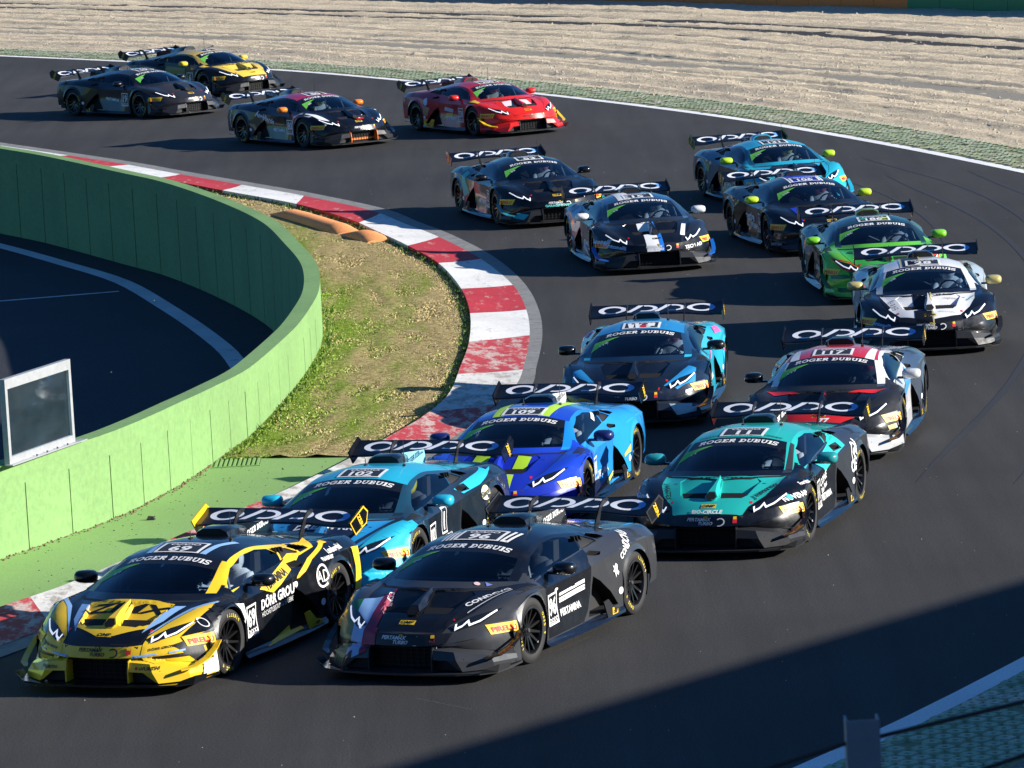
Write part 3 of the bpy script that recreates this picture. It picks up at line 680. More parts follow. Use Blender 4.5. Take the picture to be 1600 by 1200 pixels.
def pt_in(poly, a, b):
    c = False; n = len(poly)
    for i in range(n):
        (x1, y1), (x2, y2) = poly[i], poly[(i + 1) % n]
        if (y1 > b) != (y2 > b) and a < (x2 - x1) * (b - y1) / (y2 - y1) + x1: c = not c
    return c
def carve(bm, poly, ax, cond, val, lp):
    ia, ib = ax
    for i in range(len(poly)):
        p, q = poly[i], poly[(i + 1) % len(poly)]
        e = 0.03
        x0, x1 = min(p[0], q[0]) - e, max(p[0], q[0]) + e; y0, y1 = min(p[1], q[1]) - e, max(p[1], q[1]) + e
        fs = []
        for f in bm.faces:
            if not cond(f): continue
            A = [v.co[ia] for v in f.verts]; B = [v.co[ib] for v in f.verts]
            if max(A) < x0 or min(A) > x1 or max(B) < y0 or min(B) > y1: continue
            fs.append(f)
        if not fs: continue
        co = Vector((0, 0, 0)); co[ia] = p[0]; co[ib] = p[1]
        no = Vector((0, 0, 0)); no[ia] = -(q[1] - p[1]); no[ib] = q[0] - p[0]
        if no.length < 1e-6: continue
        no.normalize()
        geom = set(fs) | {e_ for f in fs for e_ in f.edges} | {v for f in fs for v in f.verts}
        bmesh.ops.bisect_plane(bm, geom=list(geom), dist=1e-4, plane_co=co, plane_no=no)
    for f in bm.faces:
        if cond(f):
            c = f.calc_center_median()
            if pt_in(poly, c[ia], c[ib]): f[lp] = val

HOOD_POLY = [(2.40, -.1), (2.31, .0), (2.305, .12), (2.27, .40), (2.12, .44), (1.90, .585), (1.62, .675), (1.26, .70), (1.30, .64), (1.49, .335), (1.545, 0), (1.56, -.1)]
LIGHT_POLY = [(.455, .512), (.53, .482), (.72, .535), (.835, .640), (.63, .590)]
WIN_POLY = [(.965, .785), (.90, .825), (.60, .952), (.25, 1.018), (-.10, 1.018), (-.33, .985), (-.42, .925), (-.36, .848), (.12, .828), (.62, .795)]
QUARTER_POLY = [(-.365, .978), (-.46, .925), (-.40, .852), (-.52, .850), (-.80, .872), (-.70, .928), (-.55, .960)]
CINTAKE_POLY = [(-.74, .932), (-.84, .876), (-1.0, .880), (-.98, .905), (-.86, .936)]
DOOR_POLY = [(.93, .76), (.90, .165), (-.02, .165), (-.16, .26), (-.29, .42), (-.335, .60), (-.34, .72), (-.43, .80), (-.435, .845), (-.36, .842), (.12, .815), (.62, .782), (.86, .765)]
INTAKE_POLY = [(-.37, .575), (-.52, .50), (-.70, .36), (-.84, .20), (-.40, .175), (-.15, .19), (-.30, .38)]
VENT_POLY = [(-.38, .80), (-.52, .815), (-.68, .78), (-.62, .755), (-.46, .765)]
DUCT_POLY = [(2.035, .075), (2.00, .33), (1.93, .385), (1.56, .47), (1.50, .40), (1.585, .03), (1.75, .05)]

PARTS = {}     # name -> (mesh left/half or full)
def face_out():
    bm.normal_update()
    for f in bm.faces:
        c = f.calc_center_median()
        if f.normal.dot(c - Vector((c.x * .85, 0, .35))) < 0: f.normal_flip()
def extract(bm, lp, val, name, mirror='full', smooth=28, flip=False):
    vm = {}; vs = []; fs = []
    for f in bm.faces:
        if f[lp] != val: continue
        idx = []
        for v in f.verts:
            if v.index not in vm: vm[v.index] = len(vs); vs.append(v.co.copy())
            idx.append(vm[v.index])
        fs.append(idx)
    if not fs: return None
    if mirror == 'full':
        n = len(vs); vs = vs + [Vector((v.x, -v.y, v.z)) for v in vs]; fs = fs + [[i + n for i in f][::-1] for f in fs]
        me = mesh(name, vs, fs)
        b2 = bmesh.new(); b2.from_mesh(me); bmesh.ops.remove_doubles(b2, verts=b2.verts, dist=2e-4); b2.to_mesh(me); b2.free()
    elif mirror == 'R':
        me = mesh(name, [Vector((v.x, -v.y, v.z)) for v in vs], [f[::-1] for f in fs])
    else:
        me = mesh(name, vs, fs)
    smooth_mesh(me, smooth)
    return me

bm, (ls, lu, lp) = build_shell()
top = lambda f: f[ls] >= 0
hoodc = lambda f: f[lp] == 0 and 1.0 <= f[ls] <= 5.3 and f[lu] < 2.9
# zones by grid parameters first
for f in bm.faces:
    s, u = f[ls], f[lu]
    if s == -2: f[lp] = 11                                   # front bumper
    elif s >= 0:
        if s < 1: f[lp] = 11
        elif 5.25 < s < 7 and u < 1.834: f[lp] = 3 if s > 6.5 else 2
        elif 7 < s < 9.5 and u < 2: f[lp] = 4
        elif s > 9.5 and u < 2: f[lp] = 5
carve(bm, HOOD_POLY, (0, 1), hoodc, 1, lp)
LIGHT_C = lambda f: f[lp] in (0, 1, 11) and 0 <= f[ls] < 5
carve(bm, LIGHT_POLY, (1, 2), lambda f: LIGHT_C(f) and f.calc_center_median().x > 1.6, 12, lp)
carve(bm, DUCT_POLY, (0, 1), lambda f: f[lp] == 1, 13, lp)
carve(bm, WIN_POLY, (0, 2), lambda f: f[lp] in (0, 4, 5) and f[ls] > 5 and 1.9 < f[lu] < 3.6, 6, lp)
carve(bm, QUARTER_POLY, (0, 2), lambda f: f[lp] in (0, 5) and f[ls] > 8 and 1.9 < f[lu] < 3.6, 7, lp)
carve(bm, CINTAKE_POLY, (0, 2), lambda f: f[lp] in (0, 5) and f[ls] > 8 and 1.5 < f[lu] < 3.6, 14, lp)
carve(bm, DOOR_POLY, (0, 2), lambda f: f[lp] == 0 and (f[ls] == -1 or f[lu] > 2), 8, lp)
carve(bm, INTAKE_POLY, (0, 2), lambda f: f[lp] in (0, 8) and f[ls] == -1, 9, lp)
carve(bm, VENT_POLY, (0, 2), lambda f: f[lp] == 0 and f[ls] > 8 and f[lu] > 2, 15, lp)
for f in bm.faces:
    if f[lp] == 0:
        c = f.calc_center_median(); s, u = f[ls], f[lu]
        if c.x > 0.93 and not (s > 5 and 1.8 < u < 2.15): f[lp] = 10       # front fender
        elif s >= 5.2 and (1.83 < u < 2.9) and c.x > -.80: f[lp] = 17       # pillars and roof rails
        else: f[lp] = 16                                                    # rear fender / quarter

face_out()
def push(val, fn):
    """recess: duplicate border, move the inside by fn(co), build walls"""
    fs = [f for f in bm.faces if f[lp] == val]
    if not fs: return
    r = bmesh.ops.extrude_face_region(bm, geom=fs)
    nv = [g for g in r['geom'] if isinstance(g, bmesh.types.BMVert)]
    nf = set(g for g in r['geom'] if isinstance(g, bmesh.types.BMFace))
    for f in nf: f[lp] = val
    for v in nv: v.co = v.co + fn(v.co)
    s_nv = set(nv)
    for f in bm.faces:
        if f in nf: continue
        k = sum(1 for v in f.verts if v in s_nv)
        if 0 < k < len(f.verts): f[lp] = val + 20
    bmesh.ops.delete(bm, geom=[f for f in fs if f.is_valid and f not in nf], context='FACES_ONLY')
push(13, lambda c: Vector((0, 0, -.085 * min(1, max(0, (c.x - 1.50) / .40)))))
push(9, lambda c: Vector((0, -.16, 0)))
push(14, lambda c: Vector((0.02, -.10, -.02)))
push(15, lambda c: Vector((0, -.03, -.05)))
push(7, lambda c: Vector((0, -.02, 0)))
bm.verts.index_update()
SM = {}
for val, nm in ((1, 'hood'), (2, 'windshield'), (3, 'sun_strip'), (4, 'roof'), (5, 'engine_cover'), (10, 'front_fender'), (11, 'front_bumper'),
                (16, 'rear_fender'), (17, 'roof_rail')):
    SM[nm] = [extract(bm, lp, val, nm, 'full')]
for val, nm in ((6, 'side_window'), (7, 'quarter_window'), (8, 'door'), (9, 'side_intake'), (12, 'headlight'), (13, 'hood_duct'), (14, 'pillar_intake'), (15, 'shoulder_vent'),
                (29, 'side_intake_wall'), (32, 'headlight_rim'), (33, 'hood_duct_wall'), (34, 'pillar_intake_wall'), (35, 'shoulder_vent_wall'), (27, 'quarter_wall')):
    a = extract(bm, lp, val, nm, 'L'); b = extract(bm, lp, val, nm, 'R')
    if a: SM[nm] = [a, b]
# surface for decals to land on (left and right halves)
def bvh_from(meshes):
    vs = []; fs = []
    for me in meshes:
        k = len(vs); vs += [v.co.copy() for v in me.vertices]; fs += [[i + k for i in p.vertices] for p in me.polygons]
    return vs, fs
bm.free()
# ------------------------------------------------------------------ lower front: panels, grille, splitter
def strip(rows):
    n = len(rows[0]); vs = [tuple(v) for r in rows for v in r]; fs = []
    for i in range(len(rows) - 1):
        for k in range(n - 1):
            a = i * n + k; fs.append((a, a + n, a + n + 1, a + 1))
    return vs, fs
b = MB()
P_ = [(2.30, .345, .345), (2.26, .50, .335), (2.07, .77, .285), (1.80, .968, .235)]
Q_ = [(2.375, .355, .325), (2.34, .56, .305), (2.13, .86, .245), (1.80, .99, .205)]
M_ = [(2.40, .355, .232), (2.375, .60, .222), (2.15, .90, .18), (1.80, 1.0, .16)]
B_ = [(2.39, .355, .118), (2.37, .66, .118), (2.16, .91, .118), (1.70, 1.0, .118)]
v_, f_ = strip([P_, Q_]); b.add(v_, f_)
v_, f_ = strip([Q_, M_]); b.add(v_, f_)
# lower row with the small intake left open
b.add([M_[1], M_[2], B_[2], B_[1]], [(0, 1, 2, 3)]); b.add([M_[2], M_[3], B_[3], B_[2]], [(0, 1, 2, 3)])
b.add([M_[0], (2.385, .50, .225), (2.37, .62, .135), (2.372, .66, .118), M_[1]], [(1, 4, 3, 2)])
b.add([(1.80, .968, .235), (1.80, .99, .205), (1.80, 1.0, .16), (1.70, 1.0, .118), (1.668, .975, .30), (1.668, .97, .44), (1.80, .935, .43)], [(0, 1, 2, 3, 4, 5, 6)])
PANEL_L = b.mesh('bumper_panel', 15)
PANEL_R = MB().add([(x, -y, z) for x, y, z in b.v], [f[::-1] for f in b.f]).mesh('bumper_panel', 15)
SM['bumper_panel'] = [PANEL_L, PANEL_R]
b = MB()
b.add([M_[0], (2.385, .50, .225), (2.37, .62, .135), (2.39, .355, .118)], [])
b.prism([(2.30, .12), (2.30, .235), (2.32, .235), (2.32, .12)], 1, .36, .66)
b.box((2.25, 0, .235), (.01, .70, .225)); b.box((2.31, 0, .345), (.12, .68, .006))
b.mirror(); SM['grille_back'] = [b.mesh('grille_back')]
b = MB()
for k in range(5): b.box((2.262, 0, .15 + k * .042), (.012, .68, .006))
for k in range(9): b.box((2.264, -.28 + k * .07, .235), (.010, .006, .21))
SM['grille'] = [b.mesh('grille')]
b = MB(); b.prism([(2.16, .119), (2.41, .119), (2.408, .235), (2.385, .33), (2.33, .352), (2.16, .352)], 1, .338, .352)
SM['bumper_fin'] = [b.mesh('bumper_fin'), MB().add([(x, -y, z) for x, y, z in b.v], b.f).mesh('bumper_fin')]
out_ = [(2.50, 0), (2.49, .35), (2.45, .62), (2.36, .84), (2.22, .97), (1.95, 1.005), (1.68, 1.0)]
pol = out_ + [(1.62, .96), (1.62, 0)]
pol = pol + [(x, -y) for x, y in pol[::-1] if y > 0]
b = MB(); b.prism(pol, 2, .088, .108)
for sg in (1, -1):
    b.add([(2.36, sg * .84, .10), (2.22, sg * .975, .10), (2.0, sg * 1.0, .10), (2.02, sg * 1.03, .165), (2.25, sg * 1.01, .185), (2.36, sg * .90, .15)], [(0, 1, 4, 5), (1, 2, 3, 4), (5, 4, 1, 0), (4, 3, 2, 1)])
SM['splitter'] = [b.mesh('splitter')]
def canard(sg):
    b = MB(); a = [(1.70, .985, .43), (1.80, .985, .375), (1.95, .965, .31), (2.12, .92, .265), (2.26, .84, .245)]
    c = [(1.69, 1.045, .44), (1.80, 1.05, .375), (1.96, 1.035, .305), (2.14, .985, .258), (2.27, .87, .238)]
    rows = [[(x, sg * y, z) for x, y, z in a], [(x, sg * y, z) for x, y, z in c]]
    v, f = strip(rows); b.add(v, f); b.add([(x, y, z - .012) for x, y, z in v], [q[::-1] for q in f]); b.add(rows[1] + [(x, y, z - .012) for x, y, z in rows[1]], [(i, i + 1, i + 6, i + 5) for i in range(4)])
    return b.mesh('canard')
SM['canard'] = [canard(1), canard(-1)]
def skirt(sg):
    b = MB()
    rows = [[(.95, .935, .165), (.30, .925, .165), (-.40, .935, .165), (-.95, .975, .16)], [(.96, .955, .125), (.30, .985, .118), (-.40, 1.0, .118), (-.95, 1.0, .13)], [(.96, .985, .10), (.30, 1.02, .095), (-.40, 1.03, .095), (-.93, 1.01, .10)], [(.96, .90, .085), (.30, .90, .085), (-.40, .90, .085), (-.93, .90, .085)]]
    v, f = strip([[(x, sg * y, z) for x, y, z in r] for r in rows]); b.add(v, f)
    return b.mesh('side_skirt')
SM['side_skirt'] = [skirt(1), skirt(-1)]
def skirtfin(sg):
    b = MB(); b.prism([(-.40, .30), (-.52, .31), (-.66, .20), (-.80, .17), (-.80, .10), (-.50, .10)], 1, sg * .985, sg * 1.0); return b.mesh('skirt_fin')
SM['skirt_fin'] = [skirtfin(1), skirtfin(-1)]
# rear end
b = MB()
e = [(-2.12, 0, .850), (-2.10, .35, .842), (-2.06, .6, .832), (-2.02, .78, .820), (-1.95, .925, .74)]
e2 = [(-2.14, 0, .60), (-2.14, .35, .60), (-2.12, .6, .60), (-2.08, .80, .60), (-1.97, .945, .56)]
e3 = [(-2.22, 0, .30), (-2.20, .35, .30), (-2.16, .6, .30), (-2.08, .82, .28), (-1.93, .94, .25)]
v_, f_ = strip([e, e2, e3]); b.add(v_, [q[::-1] for q in f_])
b.mirror(); b.box((-2.1, 0, .16), (.35, 1.5, .01))
for k in range(7): b.box((-2.12, -.6 + k * .2, .21), (.32, .01, .12))
SM['rear_fascia'] = [b.mesh('rear_fascia')]
b = MB(); b.box((-2.115, .62, .72), (.03, .26, .05)); b.box((-2.115, .62, .66), (.03, .20, .02)); SM['tail_light'] = [b.mesh('tail_light'), MB().add([(x, -y, z) for x, y, z in b.v], b.f).mesh('tail_light')]
# under floor, wheel wells, cockpit tub
b = MB()
b.prism([(2.28, .70), (2.28, -.70), (1.70, -.9), (.95, -.9), (-.95, -.9), (-2.0, -.75), (-2.0, .75), (-.95, .9), (.95, .9), (1.70, .9)], 2, .10, .112)
for xa in (AXF, AXR):
    for sg in (1, -1):
        ring = [(xa + .375 * math.cos(q * PI / 12), AZ + .375 * math.sin(q * PI / 12)) for q in range(-2, 15)]
        v = [(x, sg * .62, z) for x, z in ring] + [(x, sg * .955, z) for x, z in ring]
        n = len(ring); b.add(v, [(i, i + 1, i + 1 + n, i + n) for i in range(n - 1)]); b.add([(x, sg * .62, z) for x, z in ring], [tuple(range(n))])
SM['underbody'] = [b.mesh('underbody', fix=False)]
b = MB()
b.box((.1, 0, .30), (1.9, 1.45, .02)); b.prism([(1.40, .40), (1.40, .70), (.95, .745), (.78, .70), (.80, .40)], 1, -.76, .76)
b.prism([(-.45, .30), (-.52, .98), (-.56, .98), (-.56, .30)], 1, -.60, .60)
b.box((.1, .76, .50), (1.7, .02, .42)); b.box((.1, -.76, .50), (1.7, .02, .42))
SM['cockpit_tub'] = [b.mesh('cockpit_tub')]
b = MB()
for sg in (1, -1):
    b.tube([(1.05, sg * .70, .50), (.98, sg * .66, .79), (.52, sg * .555, .985), (.15, sg * .525, 1.02), (-.38, sg * .51, .985), (-.42, sg * .58, .40)], .019, 8)
    b.tube([(.80, sg * .70, .45), (.1, sg * .70, .72), (-.40, sg * .62, .60)], .016, 6)
    b.tube([(.52, sg * .555, .985), (.66, sg * .72, .42)], .014, 6)
b.tube([(-.38, -.51, .985), (-.38, .51, .985)], .019, 8); b.tube([(.50, -.55, .995), (.50, .55, .995)], .017, 8)
b.tube([(-.40, -.5, 1.0), (-.42, .5, .5)], .016, 6); b.tube([(.98, -.66, .77), (.98, .66, .77)], .016, 6)
SM['roll_cage'] = [b.mesh('roll_cage', 40)]
b = MB()
b.prism([(-.02, .34), (.40, .36), (.40, .44), (.02, .44), (-.16, .78), (-.22, .98), (-.30, .98), (-.28, .60)], 1, .17, .57)
b.prism([(-.20, .72), (-.10, .72), (-.12, .98), (-.22, .98)], 1, .15, .20); b.prism([(-.20, .72), (-.10, .72), (-.12, .98), (-.22, .98)], 1, .54, .59)
SM['seat'] = [b.mesh('seat')]
b = MB()
b.tube([(.50 + .02 * math.sin(q * PI / 8), .37 + .15 * math.cos(q * PI / 8), .72 + .125 * math.sin(q * PI / 8)) for q in range(17)], .014, 6, cap=False)
b.tube([(.50, .24, .72), (.50, .50, .72)], .012, 6); b.tube([(.50, .37, .72), (.86, .37, .64)], .02, 6)
SM['steering_wheel'] = [b.mesh('steering_wheel', 40)]
# mirrors
def mirror_shell(sg):
    b = MB(); rings = []
    for x, w, h in ((.685, .050, .022), (.655, .100, .050), (.61, .120, .066), (.54, .120, .066), (.522, .108, .056)):
        rings.append([(x, sg * (1.01 + w * math.copysign(abs(math.cos(q)) ** .6, math.cos(q))), .835 + h * math.copysign(abs(math.sin(q)) ** .7, math.sin(q))) for q in [2 * PI * k / 16 for k in range(16)]])
    b.loft(rings)
    return b.mesh('mirror_shell', 50)
def mirror_arm(sg):
    b = MB(); b.prism([(.62, sg * .83), (.56, sg * .83), (.57, sg * .95), (.62, sg * .95)], 2, .775, .80)
    b.prism([(.63, .775), (.56, .775), (.555, .83), (.62, .83)], 1, sg * .925, sg * .955)
    return b.mesh('mirror_arm')
SM['mirror_shell'] = [mirror_shell(1), mirror_shell(-1)]; SM['mirror_arm'] = [mirror_arm(1), mirror_arm(-1)]
# wing
def wing_le(y): k = min(1, max(0, (abs(y) - .30) / .5)); return -.038 * k * k * (3 - 2 * k)
b = MB(); rings = []
for y in np.linspace(-.925, .925, 33):
    d = wing_le(y); pr = []
    for x, z in ((-1.848, .996), (-1.843, .985), (-1.87, .968), (-1.95, .968), (-2.05, 1.005), (-2.165, 1.078), (-2.17, 1.086), (-2.10, 1.060), (-2.0, 1.034), (-1.875, 1.004)):
        f = (x + 2.17) / .32
        pr.append((x, float(y), z + d * f))
    rings.append(pr)
b.loft(rings); SM['wing'] = [b.mesh('wing', 35)]
EP = [(-2.13, 1.135), (-2.245, 1.06), (-2.195, .935), (-1.90, .852), (-1.765, 1.005)]
def endplate(sg): b = MB(); b.prism(EP, 1, sg * .926, sg * .938); return b.mesh('endplate')
SM['endplate'] = [endplate(1), endplate(-1)]
EPI = [(-2.13, 1.112), (-2.225, 1.05), (-2.18, .946), (-1.905, .872), (-1.79, 1.0)]
def eborder(sg):
    b = MB(); n = 5
    for i in range(n):
        j = (i + 1) % n
        for yy in (sg * .9395, sg * .9245):
            q = [EP[i], EP[j], EPI[j], EPI[i]]
            b.add([(x, yy, z) for x, z in q], [(0, 1, 2, 3)])
    return b.mesh('endplate_edge')
SM['endplate_edge'] = [eborder(1), eborder(-1)]
def stand(sg):
    b = MB(); b.prism([(-1.60, .87), (-1.72, .87), (-1.79, 1.0), (-1.815, 1.035), (-1.86, 1.055), (-1.98, 1.082), (-2.0, 1.10), (-1.97, 1.122), (-1.86, 1.115), (-1.79, 1.085), (-1.745, 1.04)], 1, sg * .397, sg * .411)
    b.box((-1.66, sg * .403, .885), (.16, .07, .012))
    return b.mesh('wing_stand')
SM['wing_stand'] = [stand(1), stand(-1)]
# roof scoop and fin
b = MB(); rings = []
for x, w, zt, zr in ((-.36, .170, 1.182, 1.10), (-.43, .178, 1.192, 1.095), (-.58, .165, 1.185, 1.07), (-.80, .11, 1.150, 1.03), (-1.0, .05, 1.11, 1.0), (-1.15, .02, 1.07, .98)):
    rings.append([(x, -w * 1.12, zr), (x, -w, zt - .035), (x, -w * .6, zt), (x, w * .6, zt), (x, w, zt - .035), (x, w * 1.12, zr)])
b.loft(rings); SM['roof_scoop'] = [b.mesh('roof_scoop', 30)]
b = MB(); g = rings[0]; c = np.mean(np.array(g), 0)
b.add([(x + .004, c[1] + (y - c[1]) * .86, c[2] + (z - c[2]) * .80) for x, y, z in g], [tuple(range(6))]); SM['scoop_mouth'] = [b.mesh('scoop_mouth')]
b = MB(); b.prism([(-.78, 1.04), (-.84, 1.135), (-1.74, 1.040), (-1.80, .87), (-1.35, .94), (-.95, 1.0)], 1, -.011, .011); SM['shark_fin'] = [b.mesh('shark_fin')]
b = MB(); b.tube([(-.15, .32, 1.10), (-.155, .32, 1.40)], [.005, .003], 5); b.tube([(-.15, .32, 1.10), (-.15, .32, 1.125)], .02, 8); SM['antenna'] = [b.mesh('antenna')]
b = MB(); b.tube([(-.1, -.12, 1.12), (-.1, -.12, 1.20)], [.006, .004], 5); b.box((-.1, -.12, 1.127), (.06, .03, .012)); SM['short_antenna'] = [b.mesh('short_antenna')]
# hood: central duct with ridge
b = MB()
hexf = [(0, -.042, .622), (0, -.072, .655), (0, -.040, .708), (0, .040, .708), (0, .072, .655), (0, .042, .622)]
r0 = [(2.085 - (z - .628) * 1.1, y, z - .012) for _, y, z in hexf]
r1 = [(1.88, -.062, .64), (1.88, -.072, .665), (1.84, -.018, .742), (1.84, .018, .742), (1.88, .072, .665), (1.88, .062, .64)]
r2 = [(1.62, -.03, .70), (1.62, -.03, .72), (1.58, -.004, .806), (1.58, .004, .806), (1.62, .03, .72), (1.62, .03, .70)]
b.loft([r0, r1, r2]); SM['duct_ridge'] = [b.mesh('duct_ridge', 20)]
c = np.mean(np.array(r0), 0)
b = MB(); b.add([tuple(c + (np.array(v) - c) * .84 + np.array([.006, 0, .002])) for v in r0], [tuple(range(6))]); SM['duct_mouth'] = [b.mesh('duct_mouth')]
# dark slots at the front end of the hood ducts
def slot(sg):
    b = MB(); z = lambda x: .600 + (2.03 - x) * .12
    b.add([(2.015, sg * .085, .590), (1.985, sg * .330, .590), (1.875, sg * .375, .652), (1.905, sg * .085, .660)], [(0, 1, 2, 3)]); return b.mesh('duct_slot')
SM['duct_slot'] = [slot(1), slot(-1)]
# quarter louvres
def louvre(sg):
    b = MB()
    for k in range(3):
        x = -.44 - k * .075
        b.prism([(x, .875 + k * .004), (x - .02, .875 + k * .004), (x + .035, .985 - k * .008), (x + .05, .985 - k * .008)], 1, sg * (.655), sg * .70)
    return b.mesh('quarter_louvre')
SM['quarter_louvre'] = [louvre(1), louvre(-1)]
# wheel (axis y, outer side +y); centred on the hub
def lathe(prof, n=40):
    vs = []; fs = []; m = len(prof)
    for k in range(n):
        a = 2 * PI * k / n
        for r, y in prof: vs.append((r * math.cos(a), y, r * math.sin(a)))
    for k in range(n):
        for i in range(m - 1):
            a, b_ = k * m + i, ((k + 1) % n) * m + i
            fs.append((a, a + 1, b_ + 1, b_))
    return vs, fs
b = MB(); b.add(*lathe([(.232, -.30), (.30, -.31), (.325, -.29), (.335, -.25), (.336, -.06), (.326, -.015), (.305, .0), (.27, .004), (.245, -.002), (.232, -.012)], 48)); SM['tyre'] = [b.mesh('tyre', 40)]
b = MB(); b.add(*lathe([(.215, -.20), (.215, -.03), (.236, -.010), (.236, -.002), (.222, .001), (.212, -.02), (.205, -.10)], 48))
for k in range(12):
    a = 2 * PI * k / 12
    for da in (-.045, .045) if False else (0,):
        ca, sa = math.cos(a + da), math.sin(a + da)
        def Q(r, w, y): return (r * ca - w * sa, y, r * sa + w * ca)
        b.add([Q(.05, -.016, -.055), Q(.05, .016, -.055), Q(.218, .010, -.018), Q(.218, -.010, -.018), Q(.05, -.016, -.09), Q(.05, .016, -.09), Q(.215, .010, -.06), Q(.215, -.010, -.06)],
              [(0, 1, 2, 3), (0, 3, 7, 4), (1, 5, 6, 2), (4, 7, 6, 5)])
b.add(*lathe([(0.0, -.048), (.058, -.048), (.064, -.06), (.06, -.09)], 20))
SM['rim'] = [b.mesh('rim', 35)]
b = MB(); b.add(*lathe([(0, -.032), (.018, -.032), (.024, -.04), (.024, -.052)], 12)); SM['wheel_nut'] = [b.mesh('wheel_nut')]
b = MB(); b.add(*lathe([(.06, -.13), (.185, -.13), (.185, -.16), (.06, -.16)], 32)); SM['brake_disc'] = [b.mesh('brake_disc')]
b = MB(); b.prism([(.10, -.09), (.19, -.09), (.195, 0), (.19, .09), (.10, .09)], 1, -.115, -.10); SM['brake_caliper'] = [b.mesh('brake_caliper')]
b = MB(); b.add(*lathe([(.236, .0015), (.2395, .0015)], 48)); SM['rim_edge'] = [b.mesh('rim_edge')]
# ================================================================== decals: flat print wrapped on to the body
_vs, _fs = bvh_from([m for k in ('hood', 'windshield', 'sun_strip', 'roof', 'engine_cover', 'front_fender', 'front_bumper', 'rear_fender', 'roof_rail', 'side_window', 'quarter_window',
                                 'door', 'headlight', 'headlight_rim', 'hood_duct', 'bumper_panel', 'side_skirt', 'skirt_fin', 'side_intake_wall', 'wing', 'endplate', 'shark_fin', 'grille_back') if k in SM for m in SM[k]])
BV = BVHTree.FromPolygons(_vs, _fs)
def stroke(pts, w, closed=False):
    pts = [Vector(p) for p in pts]; n = len(pts); L = []; Rr = []
    for i in range(n):
        a = pts[i - 1] if (i or closed) else None; c = pts[(i + 1) % n] if (i < n - 1 or closed) else None
        d1 = (pts[i] - a).normalized() if a is not None else None; d2 = (c - pts[i]).normalized() if c is not None else None
        d = (d1 + d2) if d1 is not None and d2 is not None else (d1 or d2)
        if d.length < 1e-6: d = d1
        d.normalize(); nrm = Vector((-d.y, d.x)); k = 1.0
        if d1 is not None and d2 is not None: k = 1 / max(0.45, nrm.dot(Vector((-d1.y, d1.x))))
        L.append(pts[i] + nrm * w / 2 * k); Rr.append(pts[i] - nrm * w / 2 * k)
    out = []
    for i in range(n if closed else n - 1):
        j = (i + 1) % n; out.append([L[i], Rr[i], Rr[j], L[j]])
    return [[(q.x, q.y) for q in o] for o in out]
def ell(cx, cy, rx, ry, a0=0, a1=360, n=24):
    return [(cx + rx * math.cos(math.radians(a0 + (a1 - a0) * k / n)), cy + ry * math.sin(math.radians(a0 + (a1 - a0) * k / n))) for k in range(n + 1)]
def ring(cx, cy, rx, ry, tx, ty, a0=0, a1=360, n=28):
    o = ell(cx, cy, rx, ry, a0, a1, n); i = ell(cx, cy, rx - tx, ry - ty, a0, a1, n)
    return [[o[k], i[k], i[k + 1], o[k + 1]] for k in range(n)]
def rect(x0, y0, x1, y1): return [[(x0, y0), (x1, y0), (x1, y1), (x0, y1)]]
S_, H_ = .38, .25
def slab_glyph(ch):
    """wide slab-serif capitals; returns (polygons grouped by layer, width)"""
    g = []; st = lambda p, w=H_: g.append(stroke(p, w)); rc = lambda *a: g.append(rect(*a))
    if ch == 'R':
        rc(.14, 0, .14 + S_, 1); rc(0, 0, .54, .17); rc(0, .83, .14, 1)
        st([(.4, .91), (.8, .91)] + ell(.8, .70, .17, .21, 90, -90, 8) + [(.4, .49)]); st([(.66, .5), (.98, .08)], .24); rc(.86, 0, 1.22, .17); return g, 1.3
    if ch == 'E':
        rc(.14, 0, .14 + S_, 1); rc(0, 0, .14, .17); rc(0, .83, .14, 1); rc(.4, 0, 1.05, .18); rc(.4, .82, 1.02, 1); rc(.4, .42, .8, .59); rc(.90, .18, 1.05, .34); rc(.88, .66, 1.02, .82); return g, 1.2
    if ch == 'D':
        rc(.14, 0, .14 + S_, 1); rc(0, 0, .14, .17); rc(0, .83, .14, 1)
        g.append(ring(.55, .5, .66, .5, .27, .18, 90, -90, 12)); rc(.4, 0, .56, .18); rc(.4, .82, .56, 1); return g, 1.32
    if ch == 'B':
        rc(.14, 0, .14 + S_, 1); rc(0, 0, .14, .17); rc(0, .83, .14, 1)
        g.append(ring(.7, .26, .40, .26, .24, .15, 90, -90, 8)); g.append(ring(.68, .745, .36, .255, .22, .15, 90, -90, 8)); rc(.4, 0, .72, .15); rc(.4, .40, .72, .56); rc(.4, .85, .72, 1); return g, 1.22
    if ch == 'O': g.append(ring(.66, .5, .66, .52, .27, .18, 0, 360, 22)); return g, 1.44
    if ch == 'G':
        g.append(ring(.66, .5, .66, .52, .27, .18, 40, 330, 20)); rc(.72, .36, 1.3, .52); rc(.98, .04, 1.22, .36); rc(1.02, .68, 1.18, 1.0); return g, 1.44
    if ch == 'U':
        rc(.12, .4, .38, 1); rc(0, .83, .12, 1); rc(.38, .83, .52, 1); rc(.86, .4, 1.1, 1); rc(.72, .83, .86, 1); rc(1.1, .83, 1.22, 1)
        g.append(ring(.61, .42, .49, .44, .24, .19, 180, 360, 12)); return g, 1.34
    if ch == 'I': rc(.14, 0, .14 + S_, 1); rc(0, 0, .54, .17); rc(0, .83, .54, 1); return g, .66
    if ch == 'S':
        st([(.92, .80), (.80, .90), (.5, .92), (.22, .88), (.16, .74), (.26, .58), (.52, .51), (.80, .44), (.92, .28), (.84, .12), (.55, .08), (.25, .10), (.10, .22)], .19); rc(.86, .68, 1.0, 1.0); rc(.02, .0, .16, .32); return g, 1.12
    return g, .62
